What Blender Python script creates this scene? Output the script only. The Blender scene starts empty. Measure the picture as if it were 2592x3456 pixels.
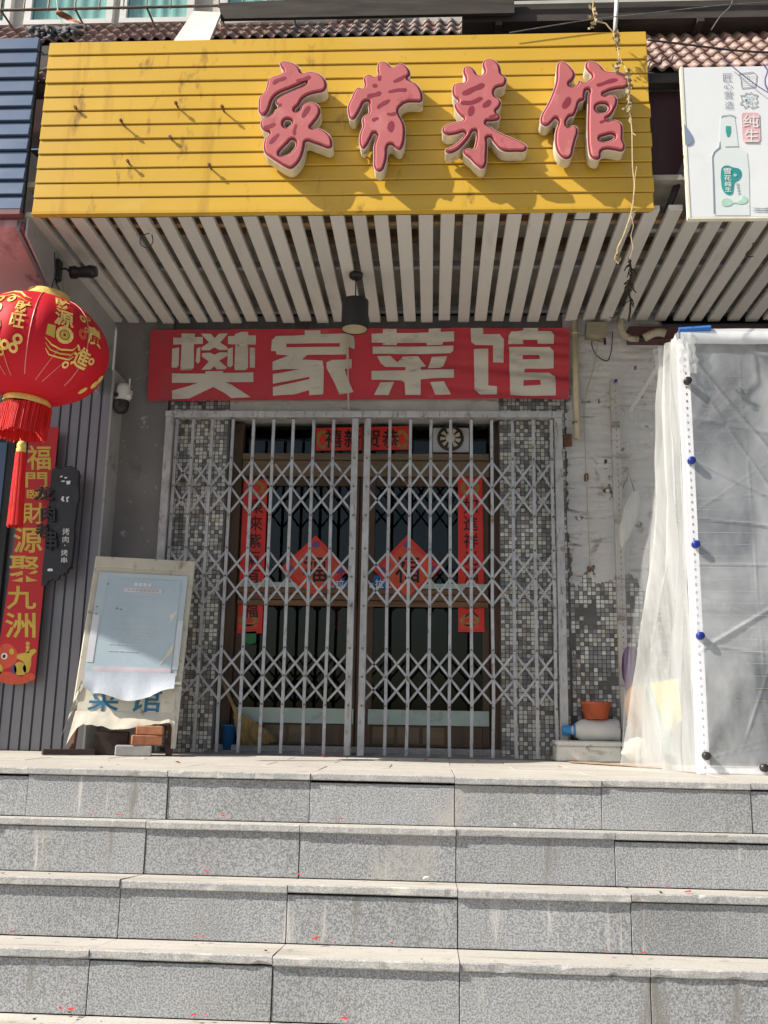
import bpy, bmesh, math, random
from mathutils import Vector, Matrix, noise as mnoise
random.seed(7)
R = math.radians
SC = bpy.context.scene
COL = SC.collection
# ------------------------------------------------------------------ camera
F, PITCH, YAW, ROLL = 3271.86, .211077, .054272, .018388      # focal length in photo pixels, angles in radians
CAM = Vector((1.713085, -4.154623, .224527))
_f = Vector((-math.sin(YAW)*math.cos(PITCH), math.cos(YAW)*math.cos(PITCH), math.sin(PITCH)))
_r = Vector((math.cos(YAW), math.sin(YAW), 0)); _u = _r.cross(_f)
_R = math.cos(ROLL)*_r + math.sin(ROLL)*_u; _U = -math.sin(ROLL)*_r + math.cos(ROLL)*_u
cd = bpy.data.cameras.new('camera'); cam = bpy.data.objects.new('camera', cd); COL.objects.link(cam)
cd.sensor_fit = 'VERTICAL'; cd.sensor_height = 36; cd.lens = F/3456*36; cd.clip_start = .05; cd.clip_end = 400
cam.matrix_world = Matrix(((_R.x, _U.x, -_f.x, CAM.x), (_R.y, _U.y, -_f.y, CAM.y), (_R.z, _U.z, -_f.z, CAM.z), (0, 0, 0, 1)))
SC.camera = cam
# ------------------------------------------------------------------ sky, sun, exposure
EL, AZ = R(40.5), R(67)           # sun height; angle off the facade's normal, towards the left
w = bpy.data.worlds.new('World'); SC.world = w; w.use_nodes = True
nt = w.node_tree; bg = nt.nodes['Background']; sky = nt.nodes.new('ShaderNodeTexSky')
sky.sky_type = 'NISHITA'; sky.sun_disc = False; sky.sun_elevation = EL; sky.sun_rotation = math.pi+AZ
sky.air_density = 1.2; sky.dust_density = 2.5
nt.links.new(sky.outputs[0], bg.inputs[0]); bg.inputs[1].default_value = .08
sd = bpy.data.lights.new('sun', 'SUN'); sun = bpy.data.objects.new('sun', sd); COL.objects.link(sun)
sd.energy = 5.0; sd.angle = R(.5); sd.color = (1, .93, .82)
S = Vector((-math.sin(AZ)*math.cos(EL), -math.cos(AZ)*math.cos(EL), math.sin(EL)))
sun.rotation_euler = (-S).to_track_quat('-Z', 'Y').to_euler(); sun.location = S*30
vs = SC.view_settings; vs.view_transform = 'Standard'; vs.look = 'None'; vs.gamma = 1; vs.exposure = .45

# ------------------------------------------------------------------ helpers: photo measurements to places on real planes
FR = {'F': (0, 0, 1), 'D': (0, 0, 2592/1659), 'A': (0, 0, .78119), 'B': (1296, 0, .78119), 'C3': (0, 700, .5425), 'C4': (850, 700, .5425),
      'C5': (1692, 700, .5425), 'D1': (0, 1350, .42194), 'D2': (0, 1900, .42194), 'D3': (550, 1350, .42194), 'D4': (550, 1950, .42194),
      'D5': (1200, 1350, .45208), 'D6': (1200, 1950, .45208), 'D7': (1850, 1350, .44726), 'D8': (1850, 1950, .44726),
      'L': (0, 950, .2486), 'E6': (850, 180, .3918), 'E7': (1450, 180, .48222), 'E8': (2200, 200, .25323), 'T1': (0, 0, .60277),
      'T2': (1000, 0, .95961), 'K': (0, 1400, .42918), 'V': (1950, 0, .49751), 'Q': (1900, 1080, .27125), 'M': (750, 1400, .5425)}
def ray(fr, x, y):
    a, b, s = FR[fr]; u, v = a+x*s, b+y*s
    return _f + _R*((u-1296)/F) - _U*((v-1728)/F)
def g(fr, x, y, Y):
    d = ray(fr, x, y); return CAM + d*((Y-CAM.y)/d.y)
def gz(fr, x, y, Z):
    d = ray(fr, x, y); return CAM + d*((Z-CAM.z)/d.z)
def xz(fr, pts, Y):
    out = []
    for x, y in pts:
        p = g(fr, x, y, Y); out.append((p.x, p.z))
    return out

# ------------------------------------------------------------------ helpers: materials
MATS = {}
def mat(name, col, rough=.6, metal=0., var=.15, vs=6., bump=.0, bs=60., rnd=0., dirt=None, spec=.5, stretch=(1, 1, 1), col2=None, speck=None, alpha=None, coat=0., sheen=0., trans=0.):
    """col varied by noise (var at scale vs), rnd: value change per object, dirt: (colour, amount, scale, stretch), speck: (dark, light, scale)"""
    m = bpy.data.materials.new(name); m.use_nodes = True; n = m.node_tree; N = n.nodes; Lk = n.links.new
    b = N['Principled BSDF']; tc = N.new('ShaderNodeTexCoord'); mp = N.new('ShaderNodeMapping'); mp.inputs['Scale'].default_value = stretch
    Lk(tc.outputs['Object'], mp.inputs[0])
    def noise(scale, detail=4, src=None, dist=0., rgh=.55):
        t = N.new('ShaderNodeTexNoise'); t.inputs['Scale'].default_value = scale; t.inputs['Detail'].default_value = detail
        t.inputs['Distortion'].default_value = dist; t.inputs['Roughness'].default_value = rgh; Lk((src or mp).outputs[0], t.inputs['Vector']); return t
    def ramp(src, p0, p1, c0=(0, 0, 0, 1), c1=(1, 1, 1, 1)):
        r = N.new('ShaderNodeValToRGB'); r.color_ramp.elements[0].position = p0; r.color_ramp.elements[1].position = p1
        r.color_ramp.elements[0].color = c0; r.color_ramp.elements[1].color = c1; Lk(src, r.inputs[0]); return r
    def mix(fac, a, c, typ='MIX'):
        x = N.new('ShaderNodeMix'); x.data_type = 'RGBA'; x.blend_type = typ
        for s_, v_ in ((0, fac), (6, a), (7, c)):
            if hasattr(v_, 'is_linked'): Lk(v_, x.inputs[s_])
            else: x.inputs[s_].default_value = v_
        return x.outputs[2]
    c0 = (*col, 1); lo = tuple(max(0, c*(1-var)) for c in col)+(1,); hi = tuple(min(1, c*(1+var)) for c in col)+(1,)
    if col2: hi = (*col2, 1); lo = c0
    cur = ramp(noise(vs).outputs['Fac'], .3, .7, lo, hi).outputs[0]
    if speck:
        d_, l_, s_ = speck
        t1 = ramp(noise(s_, 2).outputs['Fac'], .38, .62, (d_, d_, d_, 1), (l_, l_, l_, 1)).outputs[0]
        cur = mix(1., cur, t1, 'MULTIPLY')
    if dirt:
        for (dc, am, ds, st) in (dirt if isinstance(dirt, list) else [dirt]):
            mp2 = N.new('ShaderNodeMapping'); mp2.inputs['Scale'].default_value = st; Lk(tc.outputs['Object'], mp2.inputs[0])
            dn = noise(ds, 6, mp2, .3, .65)
            f_ = ramp(dn.outputs['Fac'], .62-am*.35, .72-am*.25).outputs[0]
            cur = mix(f_, cur, (*dc, 1))
    if rnd:
        oi = N.new('ShaderNodeObjectInfo'); mr = N.new('ShaderNodeMapRange'); mr.inputs[3].default_value = 1-rnd; mr.inputs[4].default_value = 1+rnd
        Lk(oi.outputs['Random'], mr.inputs[0]); hs = N.new('ShaderNodeHueSaturation'); Lk(mr.outputs[0], hs.inputs['Value']); Lk(cur, hs.inputs['Color']); cur = hs.outputs[0]
    Lk(cur, b.inputs['Base Color'])
    rr = N.new('ShaderNodeMapRange'); rr.inputs[3].default_value = max(.02, rough-.1); rr.inputs[4].default_value = min(1, rough+.1)
    Lk(noise(vs*3).outputs['Fac'], rr.inputs[0]); Lk(rr.outputs[0], b.inputs['Roughness'])
    b.inputs['Metallic'].default_value = metal; b.inputs['Specular IOR Level'].default_value = spec
    if coat: b.inputs['Coat Weight'].default_value = coat; b.inputs['Coat Roughness'].default_value = .15
    if trans: b.inputs['Transmission Weight'].default_value = trans
    if alpha is not None: b.inputs['Alpha'].default_value = alpha
    if bump:
        bp = N.new('ShaderNodeBump'); bp.inputs['Strength'].default_value = min(1, bump); bp.inputs['Distance'].default_value = .004
        Lk(noise(bs, 5).outputs['Fac'], bp.inputs['Height']); Lk(bp.outputs[0], b.inputs['Normal'])
    MATS[name] = m; return m
def film_mat(name, lo, hi, scale, stretch, col=(.86, .89, .92), rough=.16):
    """thin clear plastic film: see-through with milky creases and a sheen"""
    m = bpy.data.materials.new(name); m.use_nodes = True; n = m.node_tree; N = n.nodes; Lk = n.links.new
    b = N['Principled BSDF']; b.inputs['Base Color'].default_value = (*col, 1); b.inputs['Roughness'].default_value = rough
    tc = N.new('ShaderNodeTexCoord'); mp = N.new('ShaderNodeMapping'); mp.inputs['Scale'].default_value = stretch; Lk(tc.outputs['Object'], mp.inputs[0])
    t = N.new('ShaderNodeTexNoise'); t.inputs['Scale'].default_value = scale; t.inputs['Detail'].default_value = 7; t.inputs['Distortion'].default_value = 1.2; Lk(mp.outputs[0], t.inputs['Vector'])
    r = N.new('ShaderNodeMapRange'); r.inputs[1].default_value = .35; r.inputs[2].default_value = .72; r.inputs[3].default_value = lo; r.inputs[4].default_value = hi
    Lk(t.outputs['Fac'], r.inputs[0])
    tr = N.new('ShaderNodeBsdfTransparent'); ms = N.new('ShaderNodeMixShader'); tl = N.new('ShaderNodeBsdfTranslucent'); tl.inputs[0].default_value = (*col, 1)
    m2 = N.new('ShaderNodeMixShader'); m2.inputs[0].default_value = .35; Lk(b.outputs[0], m2.inputs[1]); Lk(tl.outputs[0], m2.inputs[2])
    Lk(r.outputs[0], ms.inputs[0]); Lk(tr.outputs[0], ms.inputs[1]); Lk(m2.outputs[0], ms.inputs[2])
    bp = N.new('ShaderNodeBump'); bp.inputs['Strength'].default_value = .5; bp.inputs['Distance'].default_value = .01; Lk(t.outputs['Fac'], bp.inputs['Height']); Lk(bp.outputs[0], b.inputs['Normal'])
    Lk(ms.outputs[0], N['Material Output'].inputs[0]); MATS[name] = m; return m
def glass_mat(name, tint=(.5, .55, .55), refl=.3):
    m = bpy.data.materials.new(name); m.use_nodes = True; n = m.node_tree; N = n.nodes; Lk = n.links.new
    gl = N.new('ShaderNodeBsdfGlossy'); gl.inputs['Roughness'].default_value = .02; gl.inputs[0].default_value = (.9, .95, .95, 1)
    tr = N.new('ShaderNodeBsdfTransparent'); tr.inputs[0].default_value = (*tint, 1)
    lw = N.new('ShaderNodeLayerWeight'); lw.inputs[0].default_value = .5; pw_ = N.new('ShaderNodeMath'); pw_.operation = 'POWER'; pw_.inputs[1].default_value = 5; Lk(lw.outputs['Facing'], pw_.inputs[0])
    fr = N.new('ShaderNodeMapRange'); fr.inputs[3].default_value = .03; fr.inputs[4].default_value = 1; Lk(pw_.outputs[0], fr.inputs[0]); ms = N.new('ShaderNodeMixShader')
    Lk(fr.outputs[0], ms.inputs[0]); Lk(tr.outputs[0], ms.inputs[1]); Lk(gl.outputs[0], ms.inputs[2]); Lk(ms.outputs[0], N['Material Output'].inputs[0])
    MATS[name] = m; return m

# ------------------------------------------------------------------ helpers: objects
def tag(o, label, cat, group=None, kind=None):
    o['label'] = label; o['category'] = cat
    if group: o['group'] = group
    if kind: o['kind'] = kind
    return o
def thing(name, label, cat, loc=(0, 0, 0), group=None):
    o = bpy.data.objects.new(name, None); COL.objects.link(o); o.location = loc; o.empty_display_size = .1
    return tag(o, label, cat, group)
def struct(name, me=None):
    o = bpy.data.objects.new(name, me); COL.objects.link(o); o['kind'] = 'structure'; return o
def wloc(p):
    l = Vector(p.location)
    while p.parent: p = p.parent; l += Vector(p.location)
    return l
def link(name, me, parent=None, m=None, smooth=False):
    """place a mesh whose points are world points under parent"""
    o = bpy.data.objects.new(name, me); COL.objects.link(o)
    if m is not None and not me.materials: me.materials.append(MATS[m] if isinstance(m, str) else m)
    if smooth:
        for p in me.polygons: p.use_smooth = True
    if parent is not None:
        o.parent = parent
        if parent.type == 'EMPTY': o.matrix_parent_inverse = Matrix.Translation(wloc(parent)).inverted()
    return o
def inst(name, me, loc, parent=None, rot=None, scale=None):
    """one more object that shares the mesh me, at a world place"""
    o = link(name, me, parent); o.location = loc
    if rot: o.rotation_euler = rot
    if scale: o.scale = scale
    return o
class MB:
    """collects simple shapes in world coordinates; build() makes one mesh object of them"""
    def __init__(s): s.v = []; s.f = []; s.mi = []; s.cur = 0
    def add(s, vs_, fs_):
        b = len(s.v); s.v += [tuple(v) for v in vs_]; s.f += [tuple(i+b for i in f) for f in fs_]; s.mi += [s.cur]*len(fs_); return s
    def box(s, x0, x1, y0, y1, z0, z1):
        return s.hexa([(x0, y0, z0), (x1, y0, z0), (x1, y1, z0), (x0, y1, z0), (x0, y0, z1), (x1, y0, z1), (x1, y1, z1), (x0, y1, z1)])
    def hexa(s, p): return s.add(p, [(0, 3, 2, 1), (4, 5, 6, 7), (0, 1, 5, 4), (1, 2, 6, 5), (2, 3, 7, 6), (3, 0, 4, 7)])
    def bar(s, a, b, wx, wy, up=(0, 0, 1)):
        """rectangular bar from a to b; wx across (perpendicular to up), wy along the third axis"""
        a = Vector(a); b = Vector(b); d = (b-a).normalized(); up = Vector(up)
        if abs(d.dot(up)) > .98: up = Vector((0, 1, 0))
        x = d.cross(up).normalized()*wx/2; y = x.cross(d).normalized()*wy/2
        return s.hexa([a-x-y, a+x-y, a+x+y, a-x+y, b-x-y, b+x-y, b+x+y, b-x+y])
    def tube(s, pts, r, n=8, cap=True):
        pts = [Vector(p) for p in pts]; rs = r if isinstance(r, (list, tuple)) else [r]*len(pts); base = len(s.v); vv = []; prev = None
        for i, p in enumerate(pts):
            d = (pts[min(i+1, len(pts)-1)]-pts[max(i-1, 0)]).normalized()
            if prev is None: x = d.orthogonal().normalized()
            else: x = (prev - d*prev.dot(d)).normalized()
            prev = x; y = d.cross(x)
            for k in range(n): a = 2*math.pi*k/n; vv.append(p+(x*math.cos(a)+y*math.sin(a))*rs[i])
        ff = []
        for i in range(len(pts)-1):
            for k in range(n): ff.append((i*n+k, i*n+(k+1) % n, (i+1)*n+(k+1) % n, (i+1)*n+k))
        if cap: ff += [tuple(range(n-1, -1, -1)), tuple((len(pts)-1)*n+k for k in range(n))]
        return s.add(vv, ff)
    def lathe(s, prof, c=(0, 0, 0), n=24, axis=None, cap=False):
        """prof: (radius, height) pairs turned about the axis through c"""
        c = Vector(c); q = Vector((0, 0, 1)).rotation_difference(Vector(axis)) if axis else None; vv = []; ff = []
        for r_, h in prof:
            for k in range(n):
                a = 2*math.pi*k/n; p = Vector((r_*math.cos(a), r_*math.sin(a), h)); vv.append(c+(q @ p if q else p))
        for i in range(len(prof)-1):
            for k in range(n): ff.append((i*n+k, i*n+(k+1) % n, (i+1)*n+(k+1) % n, (i+1)*n+k))
        if cap: ff += [tuple(range(n-1, -1, -1)), tuple((len(prof)-1)*n+k for k in range(n))]
        return s.add(vv, ff)
    def grid(s, fn, nu, nv):
        vv = [fn(i/nu, j/nv) for j in range(nv+1) for i in range(nu+1)]
        return s.add(vv, [(j*(nu+1)+i, j*(nu+1)+i+1, (j+1)*(nu+1)+i+1, (j+1)*(nu+1)+i) for j in range(nv) for i in range(nu)])
    def mesh(s, name):
        me = bpy.data.meshes.new(name); me.from_pydata(s.v, [], s.f); me.update()
        for p, i in zip(me.polygons, s.mi): p.material_index = i
        return me
    def build(s, name, m, parent=None, smooth=False, bevel=0):
        me = s.mesh(name)
        for q in (m if isinstance(m, (list, tuple)) else [m]): me.materials.append(MATS[q] if isinstance(q, str) else q)
        if bevel: bev(me, bevel)
        return link(name, me, parent, None, smooth)
def bev(me, wd, seg=1):
    bm = bmesh.new(); bm.from_mesh(me)
    bmesh.ops.bevel(bm, geom=[e for e in bm.edges if e.calc_face_angle(0) > .5], offset=wd, segments=seg, affect='EDGES', profile=.6, clamp_overlap=True)
    bm.to_mesh(me); bm.free()
def nz(*a): return mnoise.noise(Vector(a))
def outline(contours, Y, depth=.0, bevel=0., offset=0., smooth=False, name='shape'):
    """flat shape with holes drawn in (x, z), standing at y = Y and reaching depth back from there"""
    c = bpy.data.curves.new(name, 'CURVE'); c.dimensions = '2D'; c.fill_mode = 'BOTH'; c.extrude = max(0, depth/2-bevel); c.bevel_depth = bevel; c.offset = offset; c.resolution_u = 4; c.bevel_resolution = 0
    for pts in contours:
        if smooth:
            s = c.splines.new('BEZIER'); s.bezier_points.add(len(pts)-1)
            for b, p in zip(s.bezier_points, pts): b.co = (*p, 0); b.handle_left_type = b.handle_right_type = 'AUTO'
        else:
            s = c.splines.new('POLY'); s.points.add(len(pts)-1)
            for b, p in zip(s.points, pts): b.co = (*p, 0, 1)
        s.use_cyclic_u = True
    o = bpy.data.objects.new(name, c); me = bpy.data.meshes.new_from_object(o); bpy.data.objects.remove(o); bpy.data.curves.remove(c)
    for v in me.vertices: x, y, z = v.co; v.co = (x, Y+depth/2-z, y)
    me.name = name; return me
TXT = {}
def glyphs(s, bold=0.):
    """lettering as a flat mesh, its bounding box scaled to 0..1 both ways: list of points, list of faces"""
    if (s, bold) in TXT: return TXT[(s, bold)]
    c = bpy.data.curves.new('t', 'FONT'); c.body = s; c.size = 1; c.offset = bold; c.resolution_u = 2
    o = bpy.data.objects.new('t', c); me = bpy.data.meshes.new_from_object(o); bpy.data.objects.remove(o); bpy.data.curves.remove(c)
    xs = [v.co.x for v in me.vertices]; ys = [v.co.y for v in me.vertices]; x0, x1, y0, y1 = min(xs), max(xs), min(ys), max(ys)
    r_ = ([((v.co.x-x0)/(x1-x0), (v.co.y-y0)/(y1-y0)) for v in me.vertices], [tuple(p.vertices) for p in me.polygons]); bpy.data.meshes.remove(me)
    TXT[(s, bold)] = r_; return r_
def write(s, fn, m, parent, bold=.02, name='lettering'):
    """fn maps (a, b) in the unit square (b upwards) to a world point"""
    v, f = glyphs(s, bold); mb = MB(); mb.add([fn(a, b) for a, b in v], f); return mb.build(name, m, parent)
def quadmap(p00, p10, p01, p11):
    p00, p10, p01, p11 = map(Vector, (p00, p10, p01, p11))
    return lambda a, b: p00*(1-a)*(1-b)+p10*a*(1-b)+p01*(1-a)*b+p11*a*b
def column(s, fn, m, parent, bold=.02, gap=.1, name='lettering'):
    """characters one under the other inside fn's unit square"""
    n = len(s)
    for i, ch in enumerate(s):
        if ch == ' ': continue
        b1 = 1-(i+gap/2)/n; b0 = 1-(i+1-gap/2)/n
        write(ch, lambda a, b: fn(a, b0+(b1-b0)*b), m, parent, bold, name)

# ------------------------------------------------------------------ materials
GR = dict(bump=.5, bs=350)
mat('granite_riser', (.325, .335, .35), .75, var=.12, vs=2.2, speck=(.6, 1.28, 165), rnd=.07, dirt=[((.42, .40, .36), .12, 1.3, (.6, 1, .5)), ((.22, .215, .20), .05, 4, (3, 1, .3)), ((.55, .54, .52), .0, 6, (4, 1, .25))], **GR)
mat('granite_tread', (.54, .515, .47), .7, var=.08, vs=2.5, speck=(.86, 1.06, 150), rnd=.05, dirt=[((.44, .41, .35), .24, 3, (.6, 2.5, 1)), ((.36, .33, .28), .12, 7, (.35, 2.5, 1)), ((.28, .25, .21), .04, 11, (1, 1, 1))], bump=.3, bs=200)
mat('granite_edge', (.42, .42, .415), .7, var=.12, vs=6, speck=(.7, 1.15, 200), rnd=.06, dirt=[((.60, .58, .54), .16, 7, (1, 1, 2)), ((.26, .25, .23), .05, 12, (1, 1, 1))], **GR)
mat('concrete', (.22, .21, .2), .9, var=.2, bump=.4, bs=90)
mat('paving', (.34, .33, .31), .85, var=.15, bump=.4, bs=120, rnd=.08)
mat('plaster_grey', (.20, .195, .195), .85, var=.18, vs=2.5, bump=.35, bs=40, dirt=[((.52, .5, .47), .04, 14, (1, 1, 1)), ((.12, .115, .11), .12, 3, (1, 1, .5))])
mat('grout', (.14, .135, .13), .95, var=.2, bump=.4, bs=120)
mat('tile_white', (.62, .62, .58), .3, var=.12, vs=20, rnd=.2, dirt=((.3, .27, .22), .12, 8, (1, 1, 1)))
mat('tile_cream', (.44, .41, .34), .35, var=.12, vs=20, rnd=.2, dirt=((.25, .22, .17), .15, 8, (1, 1, 1)))
mat('tile_grey', (.24, .24, .245), .35, var=.2, vs=20, rnd=.25)
mat('tile_brown', (.17, .15, .13), .4, var=.2, vs=20, rnd=.2)
mat('painted_brick', (.57, .565, .56), .8, var=.1, vs=4, bump=.9, bs=30, stretch=(.35, .35, 1.6), dirt=[((.44, .40, .32), .26, 1.8, (1, 1, 1)), ((.20, .17, .14), .13, 8, (.35, .35, 2.2)), ((.24, .19, .14), .09, 5, (1, 1, 1)), ((.38, .30, .2), .05, 3, (1, 1, 2))])
mat('old_white_paint', (.48, .46, .43), .7, var=.15, vs=8, bump=.3, bs=70, dirt=((.16, .11, .07), .14, 9, (.6, 1, 2)))
mat('gate_paint', (.42, .43, .455), .45, metal=.25, var=.14, vs=14, bump=.15, bs=160, rnd=.1, dirt=[((.23, .21, .19), .17, 30, (1, 1, .5)), ((.20, .09, .04), .03, 12, (1, 1, .7))])
mat('gate_post', (.42, .425, .44), .55, metal=.15, var=.18, vs=10, bump=.25, bs=140, dirt=[((.20, .18, .16), .2, 26, (1.6, 1, .35)), ((.17, .09, .05), .04, 10, (1, 1, .6))])
mat('rivet_steel', (.2, .19, .18), .5, .5)
mat('yellow_panel', (.63, .39, .045), .32, var=.08, vs=.9, rnd=.025, dirt=[((.66, .43, .09), .2, 1.1, (.5, 1, 1.2)), ((.52, .31, .035), .12, 3.5, (2.2, 1, .35)), ((.30, .17, .035), .035, 7, (1.3, 1, .5))], bump=.10, bs=5)
mat('blue_panel', (.075, .125, .23), .38, var=.08, vs=2, rnd=.02, dirt=((.13, .17, .24), .12, 4, (.4, 1, 3)))
mat('dark_gap', (.03, .026, .024), .9)
mat('letter_return', (.62, .57, .44), .5, var=.12, vs=12, dirt=((.16, .11, .07), .06, 22, (1, 1, 1)))
mat('letter_rim', (.25, .024, .045), .6, var=.1)
mat('letter_edge', (.78, .68, .63), .4)
mat('letter_face', (.53, .155, .165), .62, var=.06, vs=3, spec=.25, dirt=[((.60, .22, .22), .14, 5, (1, 1, 1)), ((.40, .10, .11), .06, 9, (1, 1, .5))])
mat('rust', (.16, .075, .04), .8, var=.4, vs=60)
mat('slat_white', (.61, .59, .55), .55, var=.05, vs=2, rnd=.06, stretch=(1, .3, 1), dirt=((.53, .505, .46), .08, 4, (2, .5, 1)))
mat('soffit_board', (.36, .335, .29), .9, var=.35, vs=3, bump=.3)
mat('batten_wood', (.28, .17, .08), .8, var=.3, stretch=(1, 6, 6))
mat('banner_red', (.47, .036, .055), .75, var=.1, vs=2.2, bump=.2, bs=25, dirt=[((.38, .05, .06), .2, 2.5, (1, 1, .6)), ((.52, .09, .1), .1, 5, (.6, 1, 1.5))])
mat('banner_letter', (.56, .53, .47), .8, var=.12, vs=3, dirt=[((.42, .40, .36), .24, 4, (.7, 1, 1.4)), ((.33, .30, .27), .06, 9, (.5, 1, 2))])
mat('black_metal', (.022, .022, .024), .45, var=.2, metal=.2)
mat('lamp_inner', (.62, .55, .38), .4, var=.1)
mat('white_plastic', (.70, .70, .68), .4, var=.06)
mat('cream_pipe', (.50, .45, .31), .5, var=.15, vs=8, dirt=((.25, .2, .12), .12, 12, (1, 1, .4)))
mat('siding', (.235, .235, .265), .42, metal=.35, var=.08, vs=2, dirt=((.33, .31, .3), .12, 3, (2, 2, .5)))
mat('pink_soffit', (.58, .33, .35), .6, var=.1, vs=2, dirt=[((.16, .08, .1), .14, 6, (1, 1, 1)), ((.3, .15, .17), .2, 2, (1, 1, 1))])
mat('grey_trim', (.30, .31, .33), .4, metal=.4, var=.1)
mat('red_trim', (.20, .07, .075), .5, var=.15)
mat('grey_panel', (.36, .355, .35), .6, var=.1, dirt=((.22, .2, .18), .1, 4, (1, 1, 1)))
mat('couplet_red', (.52, .012, .02), .45, var=.1, vs=4)
mat('couplet_red_door', (.72, .035, .025), .5, var=.1, vs=5)
mat('orange_print', (.66, .085, .035), .5, var=.2, vs=10)
mat('gold_print', (.62, .44, .07), .4, var=.12, vs=10, metal=.15)
mat('dull_gold', (.34, .19, .05), .5, var=.3, vs=40)
mat('gold_lantern', (.85, .60, .16), .4, var=.15, vs=30, metal=.1)
mat('ink', (.015, .012, .012), .5)
mat('blue_sticker', (.012, .13, .42), .35, var=.08)
mat('white_print', (.75, .77, .78), .5, var=.05)
mat('purple_print', (.12, .08, .24), .5)
mat('lantern_red', (.60, .008, .022), .62, var=.12, vs=3, bump=.3, bs=30, stretch=(1, 1, .3), spec=.3)
mat('fringe_red', (.72, .014, .012), .55, var=.25, vs=60, stretch=(1, 1, .1), bump=.5, bs=150)
mat('lantern_rib', (.80, .25, .22), .4)
mat('wood_door', (.085, .05, .03), .55, var=.25, vs=5, stretch=(6, 6, .6), bump=.1, dirt=((.10, .06, .035), .15, 5, (1, 1, 1)))
mat('wood_old', (.17, .095, .05), .7, var=.3, vs=6, stretch=(.6, 6, 6), bump=.2)
mat('wood_pale', (.17, .12, .075), .7, var=.25, vs=4, stretch=(.5, 5, 5), bump=.2)
mat('mint_paint', (.42, .53, .49), .5, var=.08, dirt=((.3, .36, .33), .15, 5, (1, 1, 1)))
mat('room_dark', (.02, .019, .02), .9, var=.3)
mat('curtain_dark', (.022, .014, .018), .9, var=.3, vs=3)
mat('stone_sill', (.29, .28, .28), .7, var=.15, speck=(.75, 1.15, 120))
glass_mat('glass', (.5, .55, .55)); glass_mat('window_glass', (.86, .93, .92))
mat('fan_plate', (.52, .53, .54), .35, var=.1, vs=10, bump=.3, bs=20)
mat('fan_dark', (.05, .035, .025), .6)
mat('fan_blade', (.55, .50, .38), .5)
mat('board_frame', (.56, .53, .44), .6, var=.1, dirt=[((.3, .24, .16), .12, 10, (1, 1, .5)), ((.1, .1, .09), .02, 14, (1, 1, 1))])
mat('board_sheet', (.50, .60, .64), .35, var=.07, vs=3, dirt=((.55, .62, .66), .15, 3, (1, 1, 1)))
mat('board_poster', (.46, .565, .635), .3, var=.07, vs=2.5, dirt=((.52, .63, .68), .18, 2, (1, 1, 1)))
mat('board_white', (.66, .70, .74), .5, var=.06)
mat('pink_pill', (.70, .62, .66), .5)
mat('shiny_film', (.60, .66, .73), .3, metal=.15, var=.06, vs=3, bump=.25, bs=12, stretch=(4, 4, .8))
mat('old_cloth', (.66, .62, .52), .8, var=.12, vs=6, bump=.4, bs=30, dirt=((.36, .27, .15), .12, 9, (1, 1, 1)))
mat('teal_print', (.03, .17, .30), .6, var=.2, vs=12)
mat('brick_red', (.36, .145, .075), .85, var=.25, vs=18, bump=.5, bs=90)
mat('block_grey', (.34, .335, .33), .9, var=.15, vs=12, bump=.5, bs=90)
mat('dark_wood', (.05, .03, .022), .7, var=.3, bump=.3)
mat('rusty_leg', (.14, .07, .045), .8, var=.4, vs=20)
mat('straw', (.36, .25, .10), .8, var=.35, vs=40, stretch=(1, 1, .3), rnd=.1)
mat('bucket_blue', (.02, .13, .35), .4, var=.15)
mat('foam', (.62, .63, .61), .8, var=.08, vs=8, bump=.5, bs=120, dirt=[((.33, .31, .26), .16, 6, (1, 1, 2)), ((.1, .09, .08), .03, 16, (1, 1, 1))])
mat('bottle_white', (.56, .57, .57), .35, var=.08, vs=6, dirt=((.2, .19, .17), .13, 7, (1, 1, 1)))
mat('bottle_blue', (.03, .22, .50), .4)
mat('terracotta', (.42, .085, .03), .45, var=.12, vs=8, dirt=((.3, .08, .04), .1, 8, (1, 1, 1)))
mat('soil', (.05, .035, .025), .95, var=.4)
mat('twig', (.16, .11, .07), .8, var=.3)
mat('dry_vine', (.56, .43, .25), .8, var=.3, vs=30)
mat('dry_leaf', (.32, .26, .15), .8, var=.4, vs=30, rnd=.3)
mat('dark_vine', (.035, .03, .022), .8, var=.3)
mat('cardboard', (.40, .28, .18), .85, var=.12)
mat('cable', (.03, .03, .034), .6)
mat('cable_pale', (.42, .37, .28), .6)
mat('hose', (.46, .41, .30), .6, var=.2, vs=12, dirt=((.2, .16, .1), .2, 10, (1, 1, 1)))
mat('junction', (.30, .26, .18), .6, var=.15)
mat('black_board', (.022, .024, .032), .5, var=.3, vs=10, bump=.4, bs=25)
mat('roof_tile', (.29, .185, .155), .5, var=.22, vs=9, rnd=.3, dirt=[((.36, .30, .27), .2, 5, (1, 1, 1)), ((.14, .09, .08), .12, 7, (1, 1, 1))])
mat('roof_tile_dark', (.22, .17, .155), .6, var=.25, vs=9, rnd=.3, dirt=((.28, .24, .22), .2, 5, (1, 1, 1)))
mat('upper_wall', (.50, .49, .46), .8, var=.12, bump=.2)
mat('window_white', (.74, .74, .72), .45, var=.06, dirt=((.5, .48, .45), .1, 4, (1, 1, 1)))
mat('curtain_teal', (.50, .72, .70), .8, var=.12, vs=3, stretch=(5, 1, .5))
mat('cage_steel', (.15, .115, .085), .6, metal=.3, var=.3, vs=20)
mat('dark_plank', (.055, .046, .040), .85, var=.4, vs=6, stretch=(.5, 4, 4), bump=.3)
mat('pale_board', (.70, .67, .58), .7, var=.06, dirt=((.45, .4, .32), .06, 5, (1, 1, 1)))
mat('rope_grey', (.14, .14, .15), .9, var=.4, vs=20, bump=.6, bs=40)
mat('orange_cloth', (.45, .17, .10), .8, var=.3)
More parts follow.
